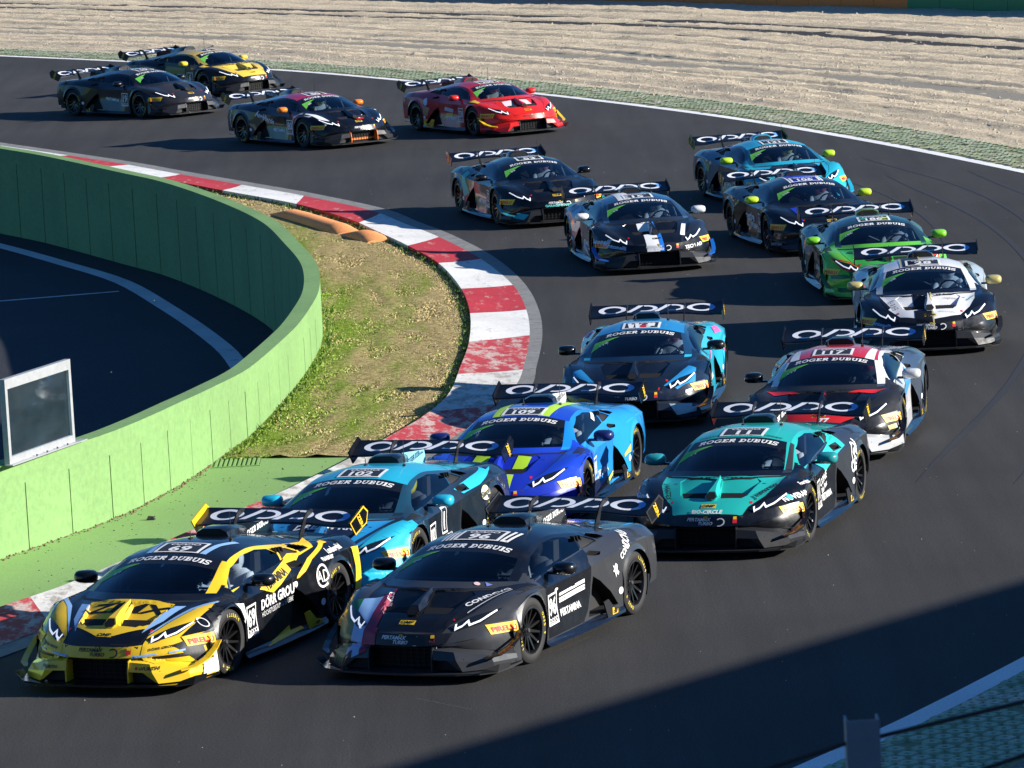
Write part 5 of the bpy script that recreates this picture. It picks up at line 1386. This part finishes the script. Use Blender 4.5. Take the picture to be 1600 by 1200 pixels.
car('c69', '69', (-3.34, 49.87, -112.62), 'yellow and black race car with a gold nose, foremost of the field',
    'helmeted driver in a white suit inside the yellow and black car at the front left',
    z=dict(front_bumper=YE, bumper_panel=YE, roof_rail=YE, duct=YE, edge=YE, endplate=[BK, YE], skirt_fin=YE, canard=YE, bfin=YE, scoop=BK, side_skirt=BK, splitter=BK),
    d=[P('top', WB, *mir([(1.50, .585), (1.56, .46), (2.02, .38), (2.10, .37), (1.86, .50)])), P('top', YE, *mir([(1.52, .47), (2.03, .385), (2.20, .10), (2.20, 0), (1.52, 0)]), z=1),
       T('top', BK, 'ZIMX', 1.64, .02, .135, 0, 1.9, 'i', z=2), T('top', OR, 'besonders', 1.82, .22, .045, 0, 1.0, 'i', z=2),
       P('top', YE, *mir([(2.3, .44), (2.12, .45), (1.62, .70), (1.30, .84), (1.50, .86), (1.80, .81), (2.0, .74), (2.3, .60)]), z=0), P('top', WB, *mir([(2.06, .47), (1.58, .715), (1.36, .87), (1.30, .86), (1.56, .67), (2.10, .44)]), z=1),
       P('front', BK, [(-.36, .36), (-.36, .352), (-.8, .37), (-.9, .33), (-.5, .34)], [(.36, .36), (.36, .352), (.8, .37), (.9, .33), (.5, .34)]),
       P('front', WB, [(-.36, .375), (-.36, .357), (-.80, .388), (-.80, .405)], [(.36, .375), (.36, .357), (.80, .388), (.80, .405)], z=1),
       P('left', BK, [(2.10, .45), (1.66, .56), (1.66, .25), (1.9, .24), (2.02, .36)], [(1.62, .73), (1.2, .74), (1.0, .72), (1.66, .56)]), P('right', BK, [(2.10, .45), (1.66, .56), (1.66, .25), (1.9, .24), (2.02, .36)]),
       P('side', YE, [(1.99, .42), (1.70, .42), (1.70, .515), (1.99, .515)], z=2), T('side', RD, 'PIRELLI', 1.845, .462, .048, 0, 1.15, 'b', z=3),
       T('left', WH, '', 1.72, .61, .09, 0, 1, 'ring', z=1),
       P('side', (.75, .75, .75), [(1.86, .30), (1.70, .42), (1.69, .13), (1.98, .13)], z=1), P('side', (.75, .75, .75), [(1.18, .70), (.95, .66), (.88, .52), (.93, .45), (.97, .52), (1.06, .62)]),
       P('side', YE, [(.42, .70), (.18, .745), (-.60, .885), (-.80, .86), (-.34, .735), (.12, .615)], z=0), T('side', BK, 'PERTAMINA', -.02, .735, .075, 7, 1.0, 'b', z=1),
       P('side', YE, [(-.42, .66), (-.44, .69), (-.80, .80), (-1.3, .885), (-1.9, .868), (-1.9, .85), (-1.3, .865), (-.85, .78), (-.47, .66)], z=1),
       P('side', YE, [(-1.70, .76), (-1.93, .74), (-1.97, .55), (-1.93, .28), (-1.72, .30), (-1.76, .55)], z=0), P('side', YE, [(.2, .17), (-.2, .24), (-.40, .24), (-.40, .14), (.5, .12)], z=1),
       P('top', YE, *mir([(-.75, .60), (-1.15, .62), (-1.45, .52), (-1.1, .80), (-.75, .80)]), z=0), P('top', WB, *mir([(.50, .34), (.20, .36), (-.10, .44), (-.10, .38), (.20, .30), (.50, .27)]), z=0),
       T('left', WH, 'DÖRR GROUP', .0, .565, .105, 3, .92, 'b', z=1), T('right', WH, 'DÖRR GROUP', .0, .565, .105, -3, .92, 'b', z=1),
       T('side', (.6, .6, .6), 'HÖCHSTLEISTUNG ERLEBEN.', .02, .46, .05, 3, .9, 'thin', z=1), T('side', WH, '', -.92, .60, .25, 0, .95, 'ring', z=1), T('side', WH, 'AD', -.92, .60, .13, 0, .9, 'thin', z=2),
       T('side', WH, 'Lamborghini', -1.35, .81, .05, 0, 1, 'i', z=1), T('side', WH, 'FRANKFURT', -1.1, .755, .03, 0, 1, 'b', z=1),
       T('front', RD, '', .43, .265, .03, 0, 1, 'disc', z=1), T('front', BK, 'WURTH', .55, .262, .032, 0, 1.2, 'b', z=1), T('front', BK, 'WURTH', -.55, .262, .032, 0, 1.2, 'b', z=1),
       T('front', BK, 'DÖRR GROUP', .62, .435, .022, 6, 1.2, 'b', z=1), T('front', BK, 'DÖRR GROUP', -.62, .435, .022, -6, 1.2, 'b', z=1), T('front', BK, 'TOW', .30, .472, .016, 0, 1.2, 'b', z=1)],
    pert=(.01, .01, .01), suit=(.7, .7, .72), helmet=(.75, .75, .78), side_pert=False)
car('c96', '96', (-.25, 49.62, -114.64), 'dark grey race car with a green, white and red nose stripe, front centre',
    'driver with a black and yellow helmet inside the dark grey car in front centre',
    z=dict(front_fender=CG, rear_fender=CG, front_bumper=CG, bumper_panel=CG, splitter=CG, hood=BK, door=BK, mirror=BK, edge=CG, fin=CG),
    d=[P('top', BK, [(2.6, .28), (2.36, .28), (1.9, .60), (1.0, .90), (1.3, .6), (2.1, .40), (2.30, .40)], z=0), P('front', BK, [(-.28, .47), (.5, .47), (.45, .37), (-.28, .36)]),
       P('top', (.01, .16, .06), [(2.6, -.80), (2.10, -.80), (1.70, -.86), (1.70, -.70), (2.2, -.62), (2.6, -.62)], z=1), P('top', WB, [(2.6, -.62), (2.2, -.62), (1.70, -.70), (1.66, -.50), (2.1, -.46), (2.6, -.46)], z=1),
       P('top', MA, [(2.6, -.46), (2.1, -.46), (1.66, -.50), (1.5, -.42), (2.0, -.34), (2.6, -.29)], z=1),
       P('front', (.01, .16, .06), [(-.62, .50), (-.90, .50), (-.90, .36), (-.62, .36)], z=2), P('front', WB, [(-.46, .50), (-.62, .50), (-.62, .36), (-.46, .36)], z=2), P('front', MA, [(-.29, .50), (-.46, .50), (-.46, .355), (-.29, .355)], z=2),
       
       T('top', WH, 'CONDCVG', 1.78, -.385, .055, -74, 1.2, 'b', z=2), T('top', WH, 'CONDCVG', 1.56, .60, .06, 63, 1.35, 'b', z=2), P('top', WH, [(1.93, .545), (1.35, .78), (1.34, .77), (1.92, .535)], z=2),
       T('top', (.7, .5, .5), '', 1.37, .40, .055, 0, 1.2, 'disc', z=1), P('top', (.15, .2, .5), [(1.36, .50), (1.30, .46), (1.30, .54)], z=1),
       P('top', WH, [(.50, .30), (.16, .33), (.16, .30), (.50, .27)], [(.50, .36), (.16, .39), (.16, .36), (.50, .33)], [(.50, .36), (.46, .36), (.46, .27), (.50, .27)], [(.50, -.30), (.22, -.31), (.22, -.28), (.50, -.27)], [(.50, -.345), (.22, -.355), (.22, -.325), (.50, -.315)], [(.50, -.39), (.22, -.40), (.22, -.37), (.50, -.36)], z=1),
       P('left', WH, *[[(.50 - .0, z), (.50 - .0, z + .022), (-.16, z + .045), (-.16, z + .022)] for z in (.46, .49, .53)], [(.50, .56), (.16, .57), (.16, .545), (.50, .535)], [(.08, .58), (-.16, .59), (-.16, .562), (.08, .553)], z=1),
       P('right', WH, *[[(.50, z), (.50, z + .022), (-.16, z + .045), (-.16, z + .022)] for z in (.46, .49, .53)], z=1),
       T('left', WH, 'CONDCVG', -1.15, .775, .065, 28, 1.0, 'b', z=1), T('right', WH, 'CONDCVG', -1.15, .775, .065, -28, 1.0, 'b', z=1),
       P('side', WH, [(-.77, .62), (-.80, .60), (-.83, .63), (-.86, .61), (-.85, .56), (-.88, .53), (-.86, .50), (-.83, .53), (-.82, .48), (-.80, .54), (-.77, .55), (-.79, .58)], z=1),
       T('side', WH, '', .60, .62, .03, 0, 3.5, 'disc', z=1)],
    helmet=(.02, .02, .02), suit=(.05, .05, .06))
car('c102', '102', (-1.61, 54.26, -108.19), 'light blue and navy race car right behind the yellow and black one',
    'driver with a yellow marked helmet inside the light blue car beside the green run-off',
    z=dict(hood=LB, roof=CY, roof_rail=(.01, .05, .09), front_fender=(.012, .04, .07), front_bumper=CY, bumper_panel=CY, mirror=CY, rear_fender=(.010, .018, .028), door=(.010, .016, .025), engine_cover=CY, fin=(.25, .6, .75), canard=CY, duct=(.01, .10, .24)),
    d=[P('top', CY, *mir([(2.30, .45), (1.95, .56), (1.55, .70), (1.36, .80), (1.40, .93), (1.86, 1.0), (2.35, .72)])), P('side', CY, [(2.2, .60), (1.5, .735), (1.3, .74), (1.36, .70), (1.60, .63), (1.69, .44), (1.70, .22), (2.2, .3)]),
       P('top', NV, *mir([(1.98, .44), (1.58, .63), (1.20, .74), (1.20, .78), (1.56, .69), (2.02, .47)]), z=1), P('top', (.008, .03, .05), *mir([(2.42, 0), (2.30, .43), (2.22, .36), (2.25, 0)])),
       T('top', WH, 'DREAM RK', 1.64, 0, .075, 0, 1.4, 'i', z=2), P('top', NV, [(1.88, .05), (1.55, .05), (1.55, .43), (1.88, .36)], [(1.88, -.05), (1.55, -.05), (1.55, -.43), (1.88, -.36)], z=1),
       P('side', YE, [(1.99, .42), (1.70, .42), (1.70, .515), (1.99, .515)], z=2), T('side', RD, 'PIRELLI', 1.845, .462, .048, 0, 1.15, 'b', z=3),
       T('side', WH, '1', .25, .56, .20, 0, .9, 'b'), T('side', WH, '', .25, .56, .28, 0, .6, 'box'), T('side', (.75, .72, .4), '', -1.0, .66, .17, 0, 1.3, 'disc'), T('side', (.1, .1, .1), 'Simon', -1.0, .66, .07, 10, 1, 'i', z=2),
       P('side', CY, [(-.36, .80), (-.85, .84), (-1.5, .885), (-1.9, .87), (-1.4, .83), (-.95, .76), (-.50, .73)], z=0)],
    helmet=(.7, .6, .05), suit=(.05, .06, .08), finc=(.02, .05, .08))
car('c109', '109', (.22, 58.43, -104.21), 'royal blue race car with lime stripes, third row back on the kerb side',
    'driver with a dark helmet inside the royal blue car with lime stripes',
    z=dict(hood=(.01, .03, .42), roof=(.01, .06, .55), roof_rail=(.01, .22, .70), engine_cover=(.02, .30, .75), front_fender=(.01, .05, .50), front_bumper=(.01, .03, .42), rear_fender=(.02, .30, .75), door=(.02, .26, .72), mirror=(.01, .02, .12), fin=(.8, .8, .8), bumper_panel=(.01, .03, .30)),
    d=[P('top', LI, [(2.45, .10), (2.45, .25), (1.93, .25), (1.93, .12)], [(1.90, -.20), (1.5, -.12), (1.5, -.30), (1.90, -.42)], [(1.56, .20), (1.56, .36), (1.93, .32), (1.93, .16)], z=1), P('front', LI, [(.10, .48), (.25, .48), (.25, .36), (.10, .36)], z=1),
       P('top', LI, [(.52, .20), (-.2, .26), (-.9, .30), (-.9, .40), (-.2, .38), (.52, .34)], [(.52, -.22), (-.2, -.28), (-.9, -.30), (-.9, -.40), (-.2, -.40), (.52, -.36)], z=0),
       P('side', (.55, .62, .12), [(-.86, .40), (-.95, .40), (-.95, .50), (-.60, .36), (.2, .22), (.2, .17)], z=1), P('side', BK, [(-.3, .30), (-.6, .30), (-.5, .22), (.5, .17), (.9, .17)]),
       P('side', WH, [(-.1, .94), (-.35, .98), (-.38, .96), (-.12, .90)], z=1)],
    helmet=(.05, .05, .06), finc=(.05, .05, .05))
car('c11', '11', (2.73, 55.80, -106.46), 'teal and black race car at the right, nearest to the big shadow',
    'driver with a red and green helmet inside the teal and black car',
    z=dict(hood=TE, roof=TE, roof_rail=TE, engine_cover=TE, mirror=(.02, .28, .30), rear_fender=(.03, .035, .045)),
    d=[P('top', (.03, .03, .035), *mir([(1.10, .72), (.54, .625), (.54, .585), (1.14, .65)])), P('side', TE, [(.55, .77), (.2, .78), (-.45, .84), (-.70, .90), (-.85, .92), (-.80, .76), (-.34, .70), (.2, .62)], z=0),
       T('front', WH, 'BIO-CIRCLE', 0, .505, .030, 0, 1.6, 'b', z=1), T('top', (.02, .02, .02), 'TOKKADI', .475, .36, .035, -3, 1.1, 'i', z=1), T('top', (.02, .02, .02), 'TOKKADI', .475, -.38, .035, 3, 1.1, 'i', z=1), T('top', (.12, .12, .12), 'LOCTITE', .475, 0, .035, 0, 1.3, 'b', z=1),
       T('top', (.01, .03, .03), 'J HANTEX', 1.78, .56, .06, 60, 1.1, 'b', z=1), T('top', (.01, .03, .03), 'J HANTEX', 1.78, -.56, .06, -75, 1.1, 'b', z=1), T('side', WH, 'NOVERAP', 1.72, .59, .05, 5, 1.1, 'b', z=1), T('side', (.05, .5, .6), '', 1.80, .59, .06, 0, 1, 'disc', z=2),
       T('side', WH, 'CONE', .33, .56, .09, 12, 1, 'b'), T('side', WH, 'Edu Plast', .30, .46, .06, 12, 1, 'b'), T('left', WH, 'Q-Par', -.98, .62, .12, 55, 1, 'i'), T('left', WH, '', -.98, .64, .26, 0, .7, 'ring'), T('side', WH, 'Fournitec', 1.45, .70, .03, 4, 1, 'i')],
    helmet=(.5, .05, .08), suit=(.6, .6, .6))
car('c116', '116', (1.84, 66.07, -96.97), 'blue race car with a black bonnet, in the middle of the bend beside the kerb',
    'driver in a pale suit inside the blue car with a black bonnet',
    z=dict(roof=LB, roof_rail=(.01, .05, .12), hood=(.006, .012, .025), engine_cover=LB, front_fender=(.006, .02, .05), front_bumper=(.006, .012, .03), rear_fender=(.03, .45, .65), door=(.03, .45, .65), fin=(.7, .7, .7), bumper_panel=(.02, .03, .05)),
    d=[P('top', LB, *mir([(2.16, .42), (1.9, .58), (1.62, .72), (1.66, .82), (1.9, .82), (2.15, .60)])), P('side', PINK, [(-.9, .80), (-1.1, .86), (-1.35, .85), (-1.2, .78)], [(.2, .6), (.1, .7), (-.1, .65), (0, .58)], [(-1.0, .5), (-.95, .62), (-1.1, .6)], z=1),
       P('top', WH, [(.50, -.16), (.24, -.20), (.24, -.15), (.50, -.11)], [(.50, -.07), (.24, -.10), (.24, -.05), (.50, -.02)], z=2), P('top', RD, [(.46, -.02), (.36, -.02), (.36, .07), (.46, .07)], z=2), P('top', WH, [(.42, .08), (.26, .08), (.26, .18), (.42, .18)], z=2),
       P('front', (.45, .6, .65), [(.5, .31), (.86, .26), (.84, .18), (.6, .16)]), P('front', WH, [(.70, .445), (.78, .46), (.78, .425), (.70, .41)], z=1), T('front', RD, 'R', .36, .49, .03, 0, 1, 'i', z=1)],
    helmet=(.3, .1, .1), suit=(.7, .7, .7), finc=(.05, .05, .05))
car('c117', '117', (4.19, 62.30, -100.60), 'race car with a red roof and white roof edges, behind the teal one',
    'driver with a red helmet inside the red roofed car', num3=1,
    z=dict(roof=RD, roof_rail=WH, mirror=[(.6, .62, .64), BK], door=(.6, .6, .62), rear_fender=(.05, .07, .10), front_fender=DG, bumper_panel=SI, bfin=SI, fin=WH, engine_cover=(.1, .15, .2)),
    d=[P('top', RD, *mir([(1.56, .30), (1.50, .64), (1.30, .76), (1.36, .60)])[:2], [(1.66, .04), (1.56, .0), (1.66, -.04)], z=1), P('top', RD, *mir([(2.30, 0), (2.34, .22), (2.16, .44), (2.02, .40), (2.02, 0)]), z=0),
       T('front', WH, '77', .06, .50, .055, 0, 1.7, 'i', z=2), P('top', WH, *mir([(.55, .42), (-.1, .45), (-.1, .52), (.55, .54)]), z=0), P('side', (.05, .25, .5), [(.5, .6), (.1, .75), (-.3, .8), (-.3, .6), (.2, .5)]),
       P('side', (.5, .4, .1), [(1.70, .34), (1.98, .33), (1.99, .38), (1.70, .40)], z=1), T('side', WH, '', 1.83, .36, .06, 0, 1, 'disc', z=2)],
    helmet=(.6, .05, .08), suit=(.08, .08, .09), finc=(.05, .05, .05))
car('c28', '28', (6.13, 71.66, -92.41), 'white race car with a black centre stripe and black nose, far right',
    'driver in a white suit inside the white car with the black centre stripe',
    z=dict(hood=WH, roof=WH, roof_rail=(.7, .7, .7), engine_cover=WH, rear_fender=(.45, .5, .55), mirror=GOLD, duct=WH, door=(.5, .55, .6), fin=WH, bumper_panel=DG, canard=DG),
    d=[P('top', BK, [(2.45, -.22), (1.5, -.22), (1.5, .02), (2.45, .02)], [(.53, -.30), (-.9, -.30), (-.9, -.06), (.53, -.06)], z=0), P('top', BK, *mir([(2.40, 0), (2.29, 0), (2.22, .22), (2.12, .46), (2.32, .46)]), z=0),
       P('top', GOLD, [(2.45, .03), (1.5, .03), (1.5, .05), (2.45, .05)], [(.53, -.05), (-.9, -.05), (-.9, -.03), (.53, -.03)], [(.53, .03 - .36), (-.9, -.33), (-.9, -.31), (.53, -.31)], z=1), P('top', BK, [(1.30, -.71), (1.36, -.60), (1.60, -.50), (2.16, -.24), (2.20, -.40), (1.62, -.68)][:0] or [(1.26, -.70), (1.62, -.675), (1.9, -.585), (1.85, -.55), (1.58, -.64)], z=1),
       T('top', (.2, .2, .2), 'magiclub', 1.62, .32, .04, 0, 1, 'thin', z=2), T('top', (.02, .3, .3), 'Aviorem', 1.62, .60, .045, 62, 1, 'b', z=2), T('top', (.05, .3, .2), 'Balfour & Calfort', 2.10, .25, .025, 0, 1, 'thin', z=2), T('top', (.2, .2, .25), 'AD PLACE', 1.78, -.50, .05, -75, 1, 'b', z=2),
       T('front', (.25, .45, .8), 'Antonelli', -.70, .44, .05, -10, 1, 'b', z=1)],
    helmet=(.75, .75, .75), suit=(.75, .75, .75), finc=(.05, .05, .05))
CAMO = [[(2.30, -.45), (2.1, -.50), (1.95, -.62), (2.05, -.66), (2.3, -.60)], [(1.9, -.1), (1.7, -.25), (1.5, -.55), (1.56, -.60), (1.78, -.35), (2.0, -.16)], [(2.1, .2), (1.95, .35), (1.9, .50), (2.0, .52), (2.2, .36)], [(1.75, .2), (1.6, .45), (1.5, .50), (1.62, .2)]]
car('cgreen', '186', (5.89, 78.07, -87.14), 'bright green camouflage race car with a dark roof and red framed headlights',
    'driver inside the green camouflage car',
    z=dict(hood=(.05, .42, .06), front_fender=(.12, .50, .03), front_bumper=(.10, .48, .03), bumper_panel=(.12, .50, .03), roof=(.01, .05, .05), roof_rail=(.01, .03, .03), rear_fender=(.02, .08, .09), door=(.01, .03, .03), mirror=(.20, .60, .03), canard=GD, scoop=(.15, .25, .04), engine_cover=(.02, .08, .08)),
    d=[P('top', GD, *CAMO, z=1), P('front', GD, [(-.9, .42), (-.7, .44), (-.55, .40), (-.7, .38), (-.9, .36)], [(-.4, .40), (-.1, .43), (.1, .40), (-.1, .37)], [(.5, .44), (.8, .42), (.8, .38), (.6, .39)], [(-.9, .25), (-.6, .24), (-.5, .2), (-.8, .18)], z=1),
       P('front', RD, *[q for q in stroke([(.44, .515), (.53, .468), (.735, .525), (.85, .650), (.62, .605)], .018, True)], *[[(-a, b_) for a, b_ in q] for q in stroke([(.44, .515), (.53, .468), (.735, .525), (.85, .650), (.62, .605)], .018, True)], z=3.9),
       T('top', (.02, .35, .25), '', .36, -.18, .10, 0, 1.2, 'disc', z=2), T('top', LI, '', .36, .16, .10, 0, 1.2, 'disc', z=2), P('side', GD, [(1.6, .6), (1.3, .72), (1.0, .7), (1.5, .5)], z=1)],
    helmet=(.05, .05, .05))
car('cpres', '106', (5.21, 85.12, -79.63), 'black race car with a blue roof stripe and lime mirrors',
    'driver with a red marked helmet inside the black car with lime mirrors',
    z=dict(mirror=(.50, .70, .03), roof=BK, front_bumper=BK, bumper_panel=BK),
    d=[P('top', (.01, .05, .55), [(.52, -.26), (-.5, -.26), (-.5, .26), (.52, .26)], z=0), P('top', WH, [(.52, -.30), (-.5, -.30), (-.5, -.27), (.52, -.27)], [(.52, .30), (-.5, .30), (-.5, .27), (.52, .27)], z=1), P('top', (.01, .05, .55), [(1.5, -.42), (1.95, -.46), (2.1, -.48), (1.5, -.56)], z=1),
       T('front', WH, 'prestige', 0, .50, .05, 0, 1.2, 'b', z=1), T('right', WH, 'prestige', -.1, .50, .16, 0, 1.0, 'b', z=1), T('left', WH, 'prestige', -.1, .50, .16, 0, 1.0, 'b', z=1)],
    helmet=(.6, .1, .12))
car('c131', '131', (5.11, 92.71, -76.41), 'light blue race car with lime mirrors and lime wing edges, last in the right-hand line',
    'driver with a yellow helmet inside the light blue car with lime mirrors',
    z=dict(hood=CY, roof=CY, roof_rail=(.01, .12, .20), front_fender=(.02, .40, .55), front_bumper=CY, rear_fender=(.01, .10, .17), door=(.006, .03, .05), engine_cover=LB, mirror=(.45, .70, .03), edge=(.5, .7, .03), canard=CY, bumper_panel=CY, scoop=CY, duct=(.01, .05, .10)),
    d=[P('top', NV, [(1.55, -.2), (2.0, -.2), (2.0, .2), (1.55, .2)], z=0), P('side', (.15, .35, .1), [(-.80, .50), (-.95, .62), (-1.0, .70), (-.75, .66)], z=1)], helmet=(.6, .6, .1))
car('cant', '15', (2.27, 83.77, -82.40), 'black race car with a broad white and blue bonnet stripe and white mirrors',
    'driver inside the black car with the white and blue stripe',
    z=dict(mirror=(.75, .75, .75), front_fender=(.015, .02, .03), roof=(.02, .08, .2), canard=(.01, .12, .5), roof_rail=(.02, .05, .10), rear_fender=(.05, .12, .22), door=(.02, .05, .10)),
    d=[P('top', WH, [(2.42, -.20), (1.95, -.20), (1.95, .02), (2.42, .02)], [(1.88, -.24), (1.56, -.24), (1.56, -.02), (1.88, -.02)], [(.53, -.36), (-.4, -.36), (-.4, -.14), (.53, -.14)], z=0), P('top', (.01, .16, .60), [(2.42, .02), (1.95, .02), (1.95, .09), (2.42, .09)], [(1.88, -.02), (1.56, -.02), (1.56, .05), (1.88, .05)], z=1),
       P('front', WH, [(-.20, .48), (.02, .48), (.02, .36), (-.20, .36)], z=0), P('front', (.01, .16, .60), [(.02, .48), (.09, .48), (.09, .36), (.02, .36)], z=1), P('top', WH, [(2.05, .42), (2.05, .50), (1.60, .60), (1.60, .53)], z=1), T('right', (.35, .55, .85), 'Antonelli', 1.78, .52, .07, 0, 1.1, 'b', z=3), T('front', (.35, .55, .85), 'Antonelli', -.70, .45, .06, -10, 1.1, 'b', z=1),
       T('front', WH, 'TECH-AD', .62, .40, .05, 5, 1.1, 'b', z=1), P('side', (.25, .45, .7), [(-1.0, .70), (-.7, .60), (-.5, .80), (-.9, .86)], [(.8, .2), (.0, .35), (.0, .25), (.8, .17)])],
    helmet=(.3, .35, .4))
car('caff', '53', (.45, 92.05, -74.88), 'black race car with turquoise nose lettering and turquoise rear quarter, just past the kerb',
    'driver with a pink marked helmet inside the black car with turquoise lettering',
    z=dict(canard=(.02, .30, .36), rear_fender=(.008, .05, .08), engine_cover=(.01, .06, .09)),
    d=[P('right', (.05, .45, .45), [(-.60, .45), (-.8, .70), (-.75, .80), (-1.0, .84), (-.95, .60), (-.85, .35)], [(-1.0, .86), (-1.3, .88), (-1.1, .80)]), T('front', (.15, .75, .65), 'GARAGE R. AFFOLTER', .05, .385, .038, 0, 1.25, 'b', z=3), T('top', WH, 'AUTOVITESSE', .475, .02, .035, 0, 1.4, 'i', z=1), P('front', (.03, .40, .45), [(-.6, .25), (-.9, .30), (-.95, .22), (-.7, .16)])],
    helmet=(.5, .2, .3))
car('cred', '230', (-.38, 111.85, -60.55), 'bright red race car alone in the middle of the track at the back',
    'driver with a red helmet inside the bright red car',
    z=dict(hood=(.72, .02, .012), roof=(.55, .012, .02), roof_rail=(.50, .012, .02), front_fender=(.72, .02, .012), front_bumper=(.72, .02, .012), rear_fender=(.45, .012, .03), door=(.50, .012, .02), engine_cover=(.5, .012, .02), mirror=(.6, .02, .015), bumper_panel=(.62, .015, .012), canard=YE, skirt_fin=YE, fin=(.3, .01, .02), scoop=(.4, .01, .02), duct=(.6, .02, .012)),
    d=[P('top', YE, [(1.10, -.74), (1.40, -.78), (1.45, -.88), (1.05, -.90)], z=1), P('top', (.75, .55, .6), [(1.60, -.10), (1.85, -.14), (1.85, -.36), (1.60, -.34)], [(1.60, .06), (1.80, .10), (1.80, .34), (1.60, .30)], z=1), P('right', (.65, .60, .70), [(.35, .56), (-.05, .60), (-.1, .52), (.30, .48)]), P('right', YE, [(.30, .47), (.0, .45), (-.15, .30), (.1, .36), (.3, .33)], [(-.95, .30), (-.75, .28), (-.55, .14), (-.95, .13)]),
       P('right', (.5, .30, .15), [(-.70, .55), (-.95, .60), (-.95, .40), (-.8, .35)]), T('right', (.65, .7, .8), '', -.86, .68, .17, 0, .9, 'disc'), P('front', YE, [(.86, .40), (.95, .36), (.93, .27), (.84, .30)], z=1), P('top', SI, [(.30, -.2), (.2, -.2), (.2, .2), (.30, .2)], z=2)],
    helmet=(.6, .03, .03), suit=(.4, .4, .3), finc=(.35, .05, .06), pert=(.10, .02, .02))
car('c80', '80', (-4.32, 111.11, -56.38), 'black race car with orange mirrors and a crimson roof',
    'driver with a yellow marked helmet inside the black car with orange mirrors',
    z=dict(roof=(.45, .012, .08), roof_rail=(.008, .01, .02), mirror=OR, rear_fender=(.008, .015, .035), engine_cover=(.30, .35, .42), bfin=OR),
    d=[T('right', (.75, .75, .75), 'AngèBarde', -.35, .62, .12, -14, 1.0, 'b', z=1), P('side', (.65, .68, .72), *stroke([(1.55, .70), (1.2, .76), (.95, .66), (.87, .48), (.90, .30), (.98, .18)], .035), z=2), P('side', RD, *stroke([(1.2, .72), (1.0, .64), (.92, .48), (.94, .30)], .03), z=2),
       P('right', (.7, .7, .7), *stroke([(-1.70, .75), (-1.80, .60), (-1.76, .35)], .03)), P('top', WH, [(1.95, -.62), (1.5, -.70), (1.25, -.80), (1.30, -.86), (1.6, -.82), (2.0, -.75)], z=1), P('top', RD, [(2.10, .0), (1.90, -.02), (1.90, .20), (2.10, .20)], z=1), P('top', WH, [(2.02, .02), (1.98, .02), (1.98, .18), (2.02, .18)], [(2.07, .08), (1.93, .08), (1.93, .12), (2.07, .12)], z=2),
       P('top', WH, [(1.85, .25), (1.95, .38), (1.72, .38)], z=1), P('front', OR, [(-.33, .20), (.33, .20), (.33, .15), (-.33, .15)], z=1)],
    helmet=(.6, .55, .05))
car('c19', '19', (-9.01, 122.25, -47.31), 'plain charcoal black race car at the far left of the track', 'driver inside the plain charcoal black car at the far left',
    z=dict(hood=(.022, .022, .026), roof=(.022, .022, .026), front_bumper=(.018, .018, .022), front_fender=(.014, .016, .022), door=(.010, .013, .020), bumper_panel=(.02, .02, .024)), d=[T('right', WH, 'PERTAMINA', .20, .44, .07, -4, 1, 'b')], side_pert=False, helmet=(.5, .5, .6), finc=(.3, .35, .4))
car('cyel', '6', (-7.74, 128.39, -47.72), 'pale yellow and black race car at the back, beside the gravel edge', 'driver inside the pale yellow and black car by the gravel',
    z=dict(hood=(.78, .55, .07), roof=(.60, .42, .08), roof_rail=(.45, .33, .07), mirror=(.80, .58, .04), duct=(.78, .55, .07), door=(.10, .11, .04)), d=[P('side', (.30, .26, .06), [(.5, .55), (-.3, .55), (-.3, .75), (.5, .70)]), P('top', (.78, .55, .07), [(1.1, -.74), (1.35, -.74), (1.3, -.90), (1.05, -.88)])], helmet=(.5, .5, .1), finc=(.4, .06, .1))
for i, (key, pose, s, label) in enumerate(SPECS):
    build_car(i, pose[0], pose[1], math.radians(pose[2]), s, label)
